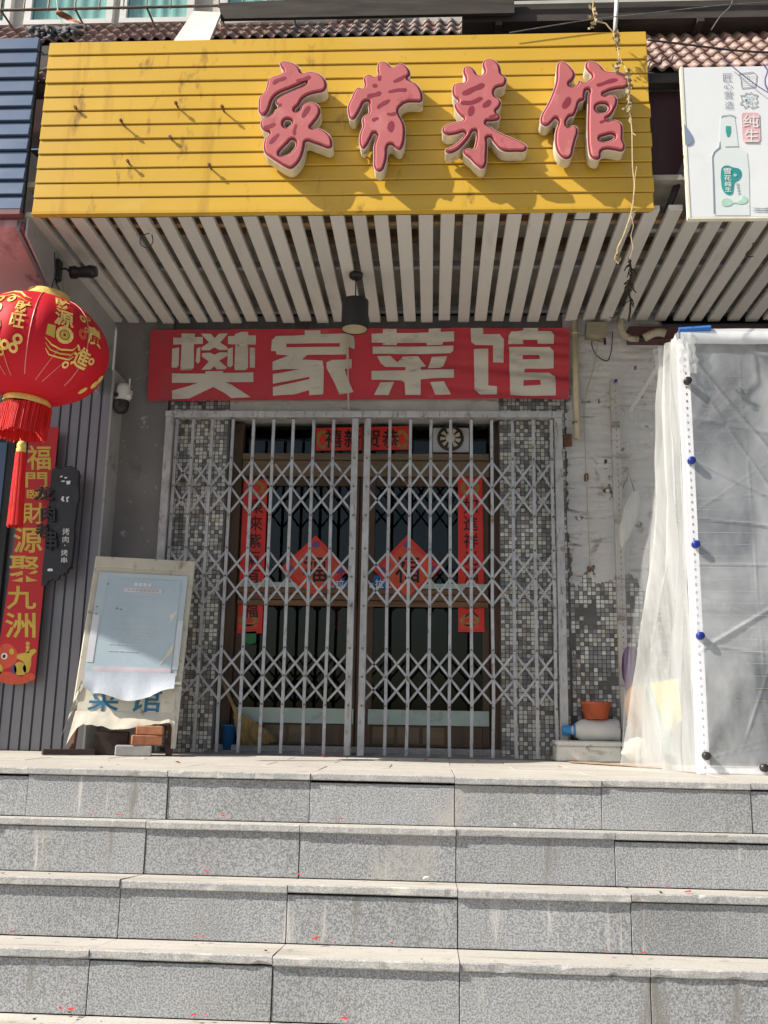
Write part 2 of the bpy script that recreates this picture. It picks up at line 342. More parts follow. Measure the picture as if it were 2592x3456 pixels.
mat('maroon', (.085, .028, .03), .55, var=.25, vs=4, stretch=(2, 1, .4))
mat('beer_sign', (.78, .81, .84), .4, var=.03, vs=2, dirt=((.72, .75, .72), .2, 1.5, (1, 1, 1)))
mat('sign_edge', (.82, .78, .64), .5)
mat('sign_hole', (.22, .28, .40), .6)
mat('sign_grey', (.42, .46, .49), .5); mat('sign_dark', (.24, .28, .33), .5); mat('sign_pink', (.76, .46, .48), .5); mat('bottle_pale', (.70, .765, .77), .4, var=.04)
mat('label_teal', (.03, .24, .27), .4, var=.3, vs=2.5, col2=(.05, .40, .33)); mat('mint_print', (.45, .66, .56), .5, var=.1, vs=20)
mat('post_white', (.84, .84, .86), .45, var=.04)
mat('post_hole', (.16, .16, .24), .6)
mat('clip_blue', (.01, .03, .25), .35); mat('clip_black', (.03, .025, .025), .4)
film_mat('film_front', .15, .74, 1.9, (1, 1, .8), (.90, .93, .97), .13); film_mat('film_side', .14, .36, 2.6, (1, 1.6, .45)); film_mat('film_drape', .28, .72, 3, (1.5, 2, .35), (.84, .86, .85)); film_mat('film_band', .75, .95, 3, (1, 1, 1))
film_mat('bag_film', .8, .95, 6, (1, 1, 1), (.8, .8, .76))
mat('tape_blue', (.03, .16, .52), .5)
mat('shutter', (.17, .19, .22), .55, metal=.2, var=.15, vs=3, rnd=.12)
mat('purple_bag', (.10, .03, .14), .5, var=.3); mat('brown_sack', (.20, .11, .05), .8, var=.2, bump=.4); mat('yellow_bag', (.66, .58, .12), .6, var=.2, vs=6); mat('teal_bag', (.25, .42, .36), .6)
mat('red_scrap', (.62, .03, .03), .7, rnd=.3); mat('dark_scrap', (.06, .05, .04), .9, rnd=.4); mat('pale_scrap', (.62, .58, .5), .9, rnd=.2)
mat('green_paper', (.03, .20, .06), .6, var=.2); mat('red_ornament', (.50, .02, .06), .5, var=.2)

# ================================================================== SETTING
TR, RI, ST = .2768, .17496, .6          # tread depth, riser height, stone length
NST = 7
GZ = -NST*RI
pv = struct('pavement', None); pv.location = (0, 0, GZ)
MB().box(-60, 60, -60, -NST*TR+.3, GZ-.3, GZ-.006).build('pavement_bed', 'concrete', pv)
me = MB().box(-.297, .297, -.297, .297, -.05, 0).mesh('paving_stone'); me.materials.append(MATS['paving']); bev(me, .004)
for i in range(9):
    for j in range(5): inst('paving_stone', me, (-.6+i*.6, -NST*TR-.31-j*.6, GZ+random.uniform(-.002, .002)), pv)
# --- stone steps: slabs on a core
st = struct('stone_steps', None)
core = MB()
for k in range(NST): core.box(-9.0, 9.0, -k*TR+.06, (-k+1)*TR+.6 if k else 2.6, -(k+1)*RI-.02 if k < NST-1 else GZ-.2, -k*RI-.05)
core.build('stair_core', 'concrete', st)
J = range(-4, 10)
for k in range(NST):
    for j in J:
        x0, x1 = j*ST+.0014, (j+1)*ST-.0014
        if k == 0: x0 -= .02*0
        vis = k < 5 and -2 <= j <= 7
        dy, dz = (random.uniform(-.005, .004), random.uniform(-.0025, .0025)) if vis else (0, 0)
        d2 = random.uniform(-.004, .003)
        yb = .34 if k == 0 else -k*TR+TR+.01
        nb = MB(); t = .028; tb = .0 if k == 0 else .024
        ns = 26 if vis else 1; sd0 = random.uniform(0, 99)
        def edge(i, wh):
            q = i/ns; c = 0 if not vis else .0016*nz(q*14, sd0, wh)+.0011*nz(q*40, sd0, wh)
            if vis and nz(q*9, sd0+7, wh) > .42: c += .006*(nz(q*9, sd0+7, wh)-.42)*4
            return c
        V = []; Fc = []
        for i in range(ns+1):
            x = x0+(x1-x0)*i/ns; yf = -k*TR+dy+d2*i/ns; zt_ = -k*RI+dz+d2*.3*i/ns; ch = .0035+abs(edge(i, 1))*1.6; cb_2 = .003+abs(edge(i, 3))*1.8
            V += [(x, yb, -k*RI-tb), (x, yf+ch, zt_), (x, yf+edge(i, 2), zt_-ch), (x, yf+edge(i, 2), zt_-t+cb_2), (x, yf+cb_2, zt_-t), (x, yb, -k*RI-t-tb)]
        for i in range(ns):
            for e_ in range(6): a_, b_ = i*6+e_, i*6+(e_+1) % 6; Fc.append((a_, a_+6, b_+6, b_)); nb.mi.append(0 if e_ == 0 else 1)
        Fc += [tuple(range(6)), tuple(ns*6+e_ for e_ in range(5, -1, -1))]; nb.mi += [1, 1]; mi_ = nb.mi; nb.mi = []
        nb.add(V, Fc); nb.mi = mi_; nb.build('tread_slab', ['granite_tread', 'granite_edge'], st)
        y = -k*TR+.014+random.uniform(-.002, .002); top = -k*RI-t-random.choice((.002, .003, .003, .006, .009))
        MB().hexa([(x0, y, -(k+1)*RI-.022), (x1, y+d2, -(k+1)*RI-.022), (x1, y+.05, -(k+1)*RI-.022), (x0, y+.05, -(k+1)*RI-.022),
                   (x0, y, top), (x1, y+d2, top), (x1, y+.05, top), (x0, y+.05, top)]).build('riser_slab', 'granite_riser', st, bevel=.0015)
# --- landing paved in long slabs
ld = struct('landing', None)
for r in range(5):
    y0 = .345+r*.345
    for j in J:
        o_ = .3*(r % 2); dz = random.uniform(-.002, .0005)
        MB().box(j*ST+o_+.002, (j+1)*ST+o_-.002, y0, y0+.341, -.04, dz).build('landing_slab', 'granite_tread', ld, bevel=.002)

# ================================================================== BUILDING
WY = 2.03                                # face of the tiled piers
bd = thing('shop_building', 'two-storey shop building with grey plaster wall, old lintel and white upper windows', 'building', (1.2, 3.2, 0))
MB().box(-.52, -.093, WY-.03, 2.3, 0, 2.93).build('plaster_wall', 'plaster_grey', bd)
MB().box(-.092, 2.56, WY+.02, 2.3, 2.335, 2.93).build('upper_band', 'plaster_grey', bd)
lin = MB().box(.33, 2.13, 1.99, 2.3, 2.212, 2.33).build('lintel', 'old_white_paint', bd, bevel=.006)
MB().box(.33, 2.13, 1.984, 2.02, 2.19, 2.211).build('lintel_edge', 'wood_old', bd)
MB().box(-1.6, 4.9, 1.505, 2.6, 4.60, 6.4).build('upper_wall', 'upper_wall', bd)
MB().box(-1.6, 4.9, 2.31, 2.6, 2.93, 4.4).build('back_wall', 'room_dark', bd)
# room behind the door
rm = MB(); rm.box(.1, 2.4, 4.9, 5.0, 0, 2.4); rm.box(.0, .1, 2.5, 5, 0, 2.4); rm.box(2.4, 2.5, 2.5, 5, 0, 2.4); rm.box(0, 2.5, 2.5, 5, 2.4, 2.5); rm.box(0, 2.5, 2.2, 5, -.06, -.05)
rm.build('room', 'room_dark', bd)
# upper windows (behind the cage)
YU = 1.485
def wrect(fr, x0, x1, y0, y1, Y): a = g(fr, x0, y1, Y); b = g(fr, x1, y0, Y); return a.x, b.x, a.z, b.z
ztop = 5.7
for (xa, xb) in ((-30, 70), (150, 640), (680, 1090), (1240, 2250)):
    x0 = g('T1', xa, 60, YU).x; x1 = g('T1', xb, 60, YU).x; z0 = g('T1', 500, 150, YU).z
    wn = MB(); wn.box(x0, x1, YU-.035, YU+.02, z0, z0+.035); wn.box(x0, x0+.045, YU-.03, YU+.02, z0+.036, ztop); wn.box(x1-.045, x1, YU-.03, YU+.02, z0+.036, ztop); wn.box(x0, x1, YU-.03, YU+.02, ztop+.001, ztop+.05)
    wo = wn.build('window', 'window_white', bd)
    MB().box(x0+.046, x1-.046, YU-.004, YU, z0+.036, ztop-.002).build('pane', 'window_glass', wo)
    n = 40; MB().grid(lambda u, v: (x0+.05+u*(x1-x0-.1), YU+.009+.004*math.sin(u*(x1-x0)*60)+.003*nz(u*9, v*2, x0), z0+.04+v*(ztop-z0-.05)), n, 2).build('curtain', 'curtain_teal', wo)
# --- tiled piers and wall foot
PT = .0268
def tmesh(m, i):
    me = MB().box(-.0119, .0119, -.004, .003, -.0119, .0119).mesh('tile'); me.materials.append(MATS[m])
    for v in me.vertices:
        if v.co.y < 0: v.co.x *= .93; v.co.z *= .93
    return me
TM = {m: tmesh(m, 0) for m in ('tile_white', 'tile_cream', 'tile_grey', 'tile_brown')}
TK = list(TM)
def tiled(name, label, x0, x1, z1, Y, prob, hero, missing=None, back=.25):
    t = thing(name, label, 'wall', ((x0+x1)/2, Y, 0))
    MB().box(x0, x1, Y, Y+back, 0, z1).build('core', 'grout', t)
    nx = int((x1-x0)/PT); nzc = int(z1/PT); ox = x0+((x1-x0)-nx*PT)/2+PT/2; cells = []
    rest = MB()
    for j in range(nzc):
        for i in range(nx):
            x = ox+i*PT; z = PT/2+j*PT+.002
            if random.random() < .012 or (missing and missing(x, z)): continue
            q = prob+.32*nz(x*7, z*7, x0)+.18*nz(x*23, z*4, 3)
            rr = random.random()
            m = ('tile_white' if rr < q*.8 else 'tile_cream') if rr < q else ('tile_grey' if random.random() < .8 else 'tile_brown')
            cells.append((x, z, m))
    heroes = sorted(cells, key=lambda c: hero(c[0], c[1]))[:290]; hs = set(heroes)
    for (x, z, m) in cells:
        yy = Y-random.uniform(0, .0012); ro = random.uniform(-.025, .025)
        if (x, z, m) in hs: inst('tile', TM[m], (x, yy, z), t, (random.uniform(-.03, .03), ro, random.uniform(-.03, .03)))
        else:
            rest.cur = TK.index(m); a = .0119; b = a*.93; dx = random.uniform(-.0006, .0006)
            rest.hexa([(x-b+dx, yy-.004, z-b), (x+b+dx, yy-.004, z-b), (x+a, yy+.003, z-a), (x-a, yy+.003, z-a), (x-b+dx, yy-.004, z+b), (x+b+dx, yy-.004, z+b), (x+a, yy+.003, z+a), (x-a, yy+.003, z+a)])
    o = rest.build('mosaic_tiles', TK, t); o['kind'] = 'stuff'
    return t
tiled('tiled_pier', 'grey and white mosaic tiled pier left of the door, partly behind the menu board', -.092, .329, 2.333, WY, .54, lambda x, z: abs(z-1.65))
tiled('tiled_pier', 'grey and white mosaic tiled pier right of the door behind the gate end', 2.131, 2.56, 2.333, WY, .52, lambda x, z: abs(z-1.2))
def patch(x, z): return nz(x*9, z*5, 9)+.5*nz(x*25, z*20, 2) > .3 and z > .2
tiled('tiled_wall', 'mosaic tiled wall foot with worn bare patches beside the orange flower pot', 2.561, 3.2, 2.42, WY+.003, .58, lambda x, z: x*.8+abs(z-.6)*.3, patch)
pw = thing('painted_wall', 'peeling white painted wall above the mosaic tiles, right of the gate', 'wall', (2.88, WY, 1.14))
def pwf(u, v):
    x = 2.561+u*.639; zb = 1.10+.16*nz(x*5, 3, 1)+.07*nz(x*17, 5, 1)+.03*nz(x*60, 1, 1); z = zb+v*(2.93-zb)
    return (x, WY-.0065+.006*nz(u*3, z*32, 1)+.003*nz(u*20, z*40, 5), z)
mbp = MB().grid(pwf, 90, 230)
def bare(f):
    x = sum(mbp.v[i][0] for i in f)/4; z = sum(mbp.v[i][2] for i in f)/4
    edge_ = .62*math.exp(-((x-2.561)/.028)**2)+.25*math.exp(-((z-1.15)/.12)**2)
    return nz(x*9, z*5, 21)+.6*nz(x*26, z*22, 4)+edge_ > .62 and z < 2.40
keep = [i for i, f in enumerate(mbp.f) if not bare(f)]; mbp.f = [mbp.f[i] for i in keep]; mbp.mi = [0]*len(keep)
mbp.build('painted_face', 'painted_brick', pw, smooth=True)
MB().box(2.5605, 3.2, WY+.004, 2.28, 2.43, 2.93).build('core', 'painted_brick', pw)
# dark patches where the plaster has gone
# --- neighbour to the right, behind the tent: rolling shutter
sh = thing('rolling_shutter', 'dark grey rolling shutter behind the clear plastic tent', 'shutter', (4.1, 2.1, 0))
me = MB().box(-.85, .85, -.012, .012, -.036, .036).mesh('slat'); me.materials.append(MATS['shutter']); bev(me, .009)
for i in range(38): inst('slat', me, (4.07, 2.1, .04+i*.076), sh)
MB().box(3.201, 3.219, 2.02, 2.3, 0, 2.93).build('side_rail', 'grey_trim', sh); MB().box(4.92, 5.0, 2.02, 2.3, 0, 2.93).build('side_rail', 'grey_trim', sh)
tb = thing('shop_signboard', 'dark red fascia strip just under the slats above the tent', 'sign', (4, 1.95, 2.7))
MB().box(2.98, 5.0, 1.93, 2.02, 2.70, 2.80).build('fascia', 'maroon', tb, bevel=.005)

# ================================================================== CANOPY: slatted soffit
ZS = 2.856; YS = .5
cp = thing('slatted_canopy', 'white slatted canopy ceiling over the shop entrance', 'canopy', (1.2, 1.9, 2.86))
x = 1.654-.1186*18; i = 0
while x < 4.6:
    if x > -.50:
        wd = .0385+random.uniform(-.0015, .0015); tl = random.uniform(-.006, .006)
        yb = 1.985+random.uniform(-.02, .012); yf = .53+random.uniform(0, .02); dz = random.uniform(-.003, .003)
        MB().hexa([(x-wd, yf, ZS+dz), (x+wd, yf, ZS+dz), (x+wd+tl, yb, ZS-dz), (x-wd+tl, yb, ZS-dz), (x-wd, yf, ZS+.03+dz), (x+wd, yf, ZS+.03+dz), (x+wd+tl, yb, ZS+.03-dz), (x-wd+tl, yb, ZS+.03-dz)]).build('slat', 'slat_white', cp, bevel=.003)
    x += .1186+random.uniform(-.002, .002)
for yb in (.72, 1.25, 1.9): MB().box(-.5, 4.7, yb-.02, yb+.02, ZS+.034, ZS+.07).build('batten', 'grey_trim' if yb > .8 else 'batten_wood', cp)
MB().box(-.52, 4.7, .53, 2.3, ZS+.17, ZS+.20).build('backing_board', 'soffit_board', cp)
for a, b in ((-.5, .6), (.75, 1.6), (1.9, 3.1)): MB().box(a, b, .95+.1*a, 1.03+.1*a, ZS+.12, ZS+.169).build('joist', 'wood_old', cp)

# ================================================================== YELLOW SIGN
sg = thing('shop_sign', 'big yellow slatted shop sign with four pink-red raised characters', 'sign', (1.19, YS, 2.85))
SX0, SX1, SZ0, SZ1 = -.462, 2.834, 2.852, 3.900
NP = 12; ph = (SZ1-SZ0)/NP
for k in range(NP):
    z0 = SZ0+k*ph; d = random.uniform(-.0015, .0015); xe = SX1+random.choice((0, .006, .012))*(1 if k < 8 else 0)
    # lapped profile: lower lip stands proud, upper edge tucks behind the next strip
    MB().hexa([(SX0, YS-.0075+d, z0+.0012), (xe, YS-.0075-d, z0+.0012), (xe, YS+.02, z0+.0012), (SX0, YS+.02, z0+.0012),
               (SX0, YS-.001+d, z0+ph-.0018), (xe, YS-.001-d, z0+ph-.0018), (xe, YS+.02, z0+ph-.0018), (SX0, YS+.02, z0+ph-.0018)]).build('panel_strip', 'yellow_panel', sg, bevel=.003)
MB().box(SX0+.004, SX1-.002, YS+.012, YS+.03, SZ0, SZ1-.004).build('backing', 'dark_gap', sg)
fr = MB(); fr.box(SX0, SX1, YS-.010, YS+.03, SZ0-.010, SZ0+.002)
fr.build('bottom_rail', 'yellow_panel', sg)
MB().box(SX0+.01, SX1-.01, YS+.031, YS+.06, SZ0+.003, SZ1-.01).build('frame', 'dark_gap', sg)
LT = {'家': ('E6', [(245, 85), (268, 73), (320, 78), (378, 100), (412, 132), (438, 174), (482, 163), (545, 168), (602, 195), (636, 238), (645, 295), (618, 332), (555, 348), (490, 366), (440, 400), (408, 452), (372, 500), (402, 505), (432, 452), (472, 427), (530, 428), (576, 455), (592, 502), (576, 552), (532, 612), (512, 648), (560, 648), (622, 670), (672, 712), (693, 765), (686, 815), (648, 822), (588, 800), (528, 780), (470, 766), (458, 805), (445, 862), (418, 925), (380, 972), (338, 998), (288, 986), (228, 950), (168, 910), (118, 870), (103, 830), (104, 782), (116, 740), (150, 694), (100, 670), (78, 640), (78, 595), (106, 562), (158, 540), (205, 500), (226, 462), (206, 432), (212, 404), (245, 378), (310, 345), (385, 312), (448, 284), (466, 256), (430, 270), (330, 312), (235, 352), (186, 398), (164, 452), (140, 512), (104, 542), (72, 530), (58, 445), (68, 382), (108, 340), (128, 290), (144, 232), (180, 206), (240, 186), (272, 163), (250, 122)],
            [[(275, 602), (292, 580), (325, 580), (346, 602), (330, 626), (302, 646), (280, 632)], [(238, 868), (262, 830), (312, 780), (345, 750), (372, 762), (380, 792), (360, 832), (320, 870), (280, 886), (246, 886)]],
            [[(175, 285), (190, 247), (240, 227), (312, 216), (300, 240), (240, 260), (200, 285)], [(372, 256), (440, 226), (518, 207), (508, 236), (470, 250), (410, 262)], [(428, 572), (440, 520), (470, 475), (506, 461), (510, 492), (480, 540), (445, 577)], [(95, 652), (140, 630), (215, 616), (196, 646), (140, 664)], [(150, 800), (165, 755), (205, 717), (244, 698), (226, 742), (184, 790)], [(356, 722), (366, 650), (386, 616), (384, 672), (374, 726)], [(225, 458), (255, 446), (262, 462), (240, 476)]]),
      '常': ('E6', [(1083, 112), (1094, 84), (1125, 73), (1172, 90), (1215, 126), (1232, 118), (1256, 99), (1292, 94), (1332, 115), (1357, 152), (1362, 192), (1342, 218), (1368, 242), (1412, 262), (1452, 312), (1472, 372), (1462, 420), (1400, 426), (1330, 432), (1290, 456), (1265, 492), (1276, 542), (1300, 582), (1319, 642), (1319, 722), (1306, 792), (1276, 837), (1240, 826), (1190, 792), (1172, 812), (1166, 882), (1150, 962), (1120, 1016), (1080, 1021), (1055, 992), (1050, 902), (1051, 802), (1060, 694), (1030, 732), (990, 802), (955, 827), (934, 802), (925, 742), (936, 682), (955, 632), (950, 572), (970, 541), (1003, 522), (1004, 462), (1006, 424), (976, 424), (946, 472), (906, 542), (880, 572), (850, 572), (829, 522), (829, 452), (858, 392), (884, 332), (916, 299), (956, 306), (970, 288), (964, 222), (985, 194), (1020, 188), (1058, 206), (1084, 190), (1080, 152)], [],
            [[(1084, 222), (1106, 203), (1117, 236), (1096, 257)], [(1034, 296), (1060, 274), (1086, 291), (1065, 314)], [(985, 376), (1060, 355), (1116, 339), (1122, 370), (1060, 391), (990, 402)], [(1068, 486), (1110, 440), (1170, 410), (1198, 409), (1182, 441), (1120, 476), (1080, 499)], [(1160, 352), (1210, 325), (1290, 314), (1348, 320), (1336, 346), (1270, 345), (1200, 356)], [(1163, 652), (1185, 600), (1212, 589), (1232, 622), (1226, 672), (1200, 702), (1174, 686)], [(1153, 536), (1200, 526), (1250, 519), (1246, 545), (1180, 553)], [(1210, 268), (1240, 236), (1290, 212), (1330, 196), (1306, 240), (1250, 266)], [(1030, 585), (1060, 566), (1098, 570), (1080, 590), (1040, 605)]]),
      '菜': ('E7', [(369, 82), (384, 54), (430, 43), (472, 65), (494, 106), (502, 145), (532, 170), (537, 202), (520, 231), (470, 246), (455, 262), (456, 301), (486, 320), (501, 350), (486, 386), (466, 411), (491, 440), (486, 466), (440, 480), (396, 487), (430, 521), (500, 561), (590, 600), (662, 635), (683, 661), (666, 687), (600, 692), (535, 692), (500, 682), (450, 632), (411, 592), (406, 642), (401, 722), (391, 792), (365, 811), (330, 792), (280, 742), (238, 704), (236, 682), (272, 668), (302, 674), (318, 640), (325, 570), (316, 547), (280, 592), (230, 652), (180, 691), (125, 702), (108, 684), (140, 660), (190, 631), (236, 582), (245, 562), (180, 571), (110, 572), (88, 547), (95, 520), (130, 500), (190, 480), (236, 466), (214, 440), (184, 400), (174, 362), (198, 340), (170, 310), (158, 262), (170, 225), (206, 210), (244, 205), (250, 181), (234, 132), (245, 99), (275, 94), (311, 115), (332, 150), (360, 158), (380, 138)], [],
            [[(213, 302), (260, 262), (310, 241), (392, 218), (386, 250), (320, 276), (250, 312)], [(264, 432), (280, 381), (306, 374), (316, 411), (296, 451), (275, 457)], [(364, 392), (385, 350), (426, 334), (432, 361), (400, 392)], [(203, 362), (290, 342), (382, 319), (362, 346), (230, 377)], [(408, 458), (440, 440), (474, 430), (462, 452), (430, 466)]]),
      '馆': ('E7', [(888, 112), (899, 70), (930, 58), (962, 75), (996, 110), (1017, 156), (1002, 192), (976, 226), (1010, 236), (1036, 214), (1046, 194), (1080, 206), (1112, 192), (1132, 166), (1106, 131), (1089, 100), (1099, 64), (1140, 58), (1192, 85), (1226, 124), (1290, 134), (1352, 139), (1392, 175), (1397, 216), (1372, 246), (1310, 256), (1240, 276), (1214, 298), (1270, 289), (1306, 310), (1312, 351), (1292, 401), (1266, 441), (1236, 472), (1300, 469), (1342, 495), (1352, 551), (1352, 611), (1367, 651), (1352, 687), (1290, 682), (1230, 677), (1202, 692), (1192, 737), (1166, 747), (1130, 732), (1110, 672), (1104, 582), (1103, 482), (1106, 382), (1108, 302), (1112, 264), (1098, 262), (1086, 292), (1080, 330), (1052, 341), (1032, 391), (1006, 441), (974, 452), (970, 522), (1000, 508), (1030, 518), (1037, 556), (1022, 611), (1006, 672), (986, 732), (945, 742), (905, 712), (880, 652), (878, 562), (884, 462), (860, 481), (820, 512), (790, 507), (774, 481), (784, 430), (818, 370), (858, 282), (884, 192)],
            [[(1165, 376), (1200, 359), (1242, 370), (1247, 401), (1200, 422), (1170, 411)], [(1188, 601), (1230, 580), (1280, 574), (1292, 590), (1256, 617), (1200, 618)]],
            [[(918, 391), (935, 345), (976, 309), (992, 341), (966, 391), (935, 407)], [(1148, 242), (1200, 215), (1300, 184), (1322, 194), (1300, 212), (1230, 230)], [(1180, 500), (1215, 474), (1245, 460), (1232, 480), (1200, 504)]])}
YL = YS-.105
def slim(p, k): cx = sum(a for a, b in p)/len(p); cz = sum(b for a, b in p)/len(p); return [(cx+(a-cx)*k, cz+(b-cz)*k) for a, b in p]
for ch, (frm, out, holes, grooves) in LT.items():
    O = xz(frm, out, YL); H = [xz(frm, h, YL) for h in holes]; Gv = [slim(xz(frm, q, YL), .86) for q in grooves]
    ret = link('letter', outline([O]+H, YL+.004, .075, smooth=True, name='letter'), sg, 'letter_return')
    link('edge_trim', outline([O]+H, YL-.001, .0048, offset=.0025, smooth=True), ret, 'letter_edge')
    link('rim', outline([O]+H, YL-.004, .0028, offset=-.0012, smooth=True), ret, 'letter_rim')
    link('face', outline([O]+H, YL-.015, .022, bevel=.0045, offset=-.0148, smooth=True), ret, 'letter_face')
    for q_ in Gv: link('groove_shade_inlay', outline([q_], YL-.0158, .004, smooth=True), ret, 'letter_rim')  # raised dark inlays: the grooves' shading put into colour instead of recesses
    for (px, pz) in random.sample(O, 5): MB().tube([(px*.9+.1*sum(p[0] for p in O)/len(O), YL+.07, pz*.9+.1*sum(p[1] for p in O)/len(O)), (px*.9+.1*sum(p[0] for p in O)/len(O), YS, pz*.9+.1*sum(p[1] for p in O)/len(O))], .006, 6).build('stud', 'rust', ret)
for (x, y, ln) in ((325, 462, .025), (520, 515, .055), (758, 440, .05), (958, 455, .055), (735, 590, .025), (550, 692, .04), (903, 708, .045)):
    p = g('A', x, y, YS-ln)
    MB().tube([(p.x+.002, YS+.01, p.z-.003), (p.x, YS-ln, p.z)], .0055, 7).build('bolt', 'rust', sg); 
    MB().lathe([(.010, 0), (.010, .010)], (p.x, YS-ln*.72, p.z), 6, (0, -1, 0), True).build('nut', 'rust', sg)

# ================================================================== BLUE SIGN (left neighbour)
bs = thing('shop_sign', 'dark blue slatted sign edge at the left of the yellow sign', 'sign', (-1.0, YS-.02, 2.85))
a1 = g('A', 158, 158, .50); b1 = g('A', 102, 905, .49)
bz0, bz1, bx1 = b1.z, a1.z, (a1.x+b1.x)/2; ph = (bz1-bz0)/12
for k in range(12):  # strips run far out of view to the left, lengthened to shade the wall
    z0 = bz0+k*ph
    MB().hexa([(-9.0, .488, z0+.004), (bx1, .488, z0+.004), (bx1, .52, z0+.004), (-9.0, .52, z0+.004), (-9.0, .501, z0+ph-.004), (bx1, .501, z0+ph-.004), (bx1, .52, z0+ph-.004), (-9.0, .52, z0+ph-.004)]).build('panel_strip', 'blue_panel', bs, bevel=.003)
MB().box(-9.0, bx1-.004, .508, .55, bz0, bz1-.004).build('backing', 'dark_gap', bs)
MB().box(-9.0, bx1, .482, .54, bz0-.03, bz0-.002).build('bottom_rail', 'red_trim', bs)
# left neighbour's pink sloping soffit, trim and cheek
pk = thing('pink_awning_soffit', 'pink sloping underside of the left shop canopy behind the lantern', 'awning', (-1.2, 1.2, 2.5))
xr = g('C3', 120, 70, .55).x
MB().hexa([(-9.0, .53, 2.79), (xr, .53, 2.79), (xr, 1.95, 2.38), (-9.0, 1.95, 2.38), (-9.0, .53, 2.83), (xr, .53, 2.83), (xr, 1.95, 2.42), (-9.0, 1.95, 2.42)]).build('soffit_panel', 'pink_soffit', pk)  # stretched unseen to the left to keep the sun off the wall below
MB().bar((xr+.008, .53, 2.79), (xr+.008, 1.95, 2.38), .022, .05).build('edge_trim', 'grey_trim', pk)
MB().bar((xr+.032, .53, 2.80), (xr+.032, 1.95, 2.385), .024, .05).build('edge_trim', 'red_trim', pk)
ck = thing('side_panel', 'grey triangular side panel between the pink soffit and the slats', 'panel', (xr+.05, 1.2, 2.4))
MB().add([(xr+.05, .53, 2.853), (xr+.05, 1.99, 2.853), (xr+.05, 1.99, 2.28), (xr+.05, 1.75, 2.28), (xr+.05, .53, 2.74), (xr+.062, .53, 2.853), (xr+.062, 1.99, 2.853), (xr+.062, 1.99, 2.28), (xr+.062, 1.75, 2.28), (xr+.062, .53, 2.74)],
         [(0, 1, 2, 3, 4), (9, 8, 7, 6, 5), (0, 5, 6, 1), (1, 6, 7, 2), (2, 7, 8, 3), (3, 8, 9, 4), (4, 9, 5, 0)]).build('panel', 'grey_panel', ck)
# left neighbour's ribbed metal siding and dark door
sdg = thing('ribbed_siding', 'grey ribbed metal siding wall of the left shop', 'wall', (-.8, 1.8, 0))
YD = 1.8; xs1 = g('C3', 690, 1200, YD).x; xs0 = -1.2
n = 0; xq = xs1
me = MB().hexa([(-.026, -.0, 0), (.026, -.0, 0), (.03, .02, 0), (-.03, .02, 0), (-.026, 0, 2.44), (.026, 0, 2.44), (.03, .02, 2.44), (-.03, .02, 2.44)]).mesh('rib'); me.materials.append(MATS['siding'])
while xq > xs0:
    inst('rib', me, (xq-.03, YD, .004), sdg); xq -= .0665
MB().box(-9.0, xs1+.004, YD+.018, 2.0, 0, 2.45).build('backing', 'siding', sdg)  # backing extended unseen past the ribs to stop light leaking in
MB().box(xs1-.002, xs1+.012, YD-.006, 2.0, 0, 2.45).build('corner_trim', 'grey_panel', sdg)
dr = thing('glass_door', 'dark glass door of the left shop behind the red couplet', 'door', (-1.2, 1.74, 0))
xd = g('D1', 130, 300, 1.75).x
MB().box(-9.0, xd, 1.745, 1.78, .02, 2.0).build('frame', 'black_metal', dr); MB().box(-9.0, xd-.05, 1.735, 1.744, .12, 1.93).build('pane', 'blue_panel', dr)  # frame and pane lengthened out of view with the siding, against light leaks

# ================================================================== ROOF
rf = thing('tiled_roof', 'steep brown tiled skirt roof above the shop signs', 'roof', (1.2, .62, 3.75))
sl = math.atan(1.2); cu, su = math.cos(sl), math.sin(sl); E0 = Vector((0, .62, 3.735)); U_ = Vector((0, cu, su)); Nn = Vector((0, -su, cu))
MB().hexa([(-2.2, .60, 3.70), (4.8, .60, 3.70), (4.8, 1.49, 4.768), (-2.2, 1.49, 4.768), (-2.2, .66, 3.66), (4.8, .66, 3.66), (4.8, 1.505, 4.69), (-2.2, 1.505, 4.69)]).build('deck', 'dark_gap', rf)
TW, TL = .079, .135
def tilemesh(m):
    mb = MB(); prof = [(-.5, .004), (-.36, .020), (-.2, .026), (-.04, .020), (.12, .006), (.3, .0), (.42, .002), (.52, .006)]
    top = [Vector((a*TW, 0, 0))+Nn*(h+.014) for a, h in prof]; bot = [p-Nn*.011 for p in top]
    v = [p for p in top]+[p for p in bot]+[p+U_*(TL+.02)-Nn*.012 for p in top]; k = len(prof)
    mb.add(v, [(i, i+1, 2*k+i+1, 2*k+i) for i in range(k-1)]+[(k+i, k+i+1, i+1, i) for i in range(k-1)])
    me = mb.mesh('roof_tile'); me.materials.append(MATS[m]); 
    for p in me.polygons[:k-1]: p.use_smooth = True
    return me
RT, RD = tilemesh('roof_tile'), tilemesh('roof_tile_dark')
cnt = 0
for r in range(10):
    x = -1.35
    while x < 4.25:
        left = x < 2.84
        if (left and (r >= 7 and x > -.72 or x < -.4 and x > -.58 or (x < -.7 and r >= 7))) or (not left and r < 9):
            p = E0+U_*(r*TL+random.uniform(-.004, .004)); inst('roof_tile', RD if (left and x > .7 and random.random() < .7) else RT, (x+random.uniform(-.003, .003), p.y, p.z), rf, (0, random.uniform(-.03, .03), 0)); cnt += 1
        x += TW
MB().box(-2.0, 4.7, .58, .64, 3.64, 3.70).build('eave_board', 'dark_plank', rf)
mp_ = thing('maroon_panel', 'dark maroon metal panel in the gap between the yellow and the white signs', 'panel', (2.95, .63, 3.1))
MB().box(2.80, 3.35, .66, .70, 3.07, 3.64).build('panel', 'maroon', mp_); MB().box(2.80, 3.35, .80, .84, 2.89, 3.069).build('lower_panel', 'grey_panel', mp_)
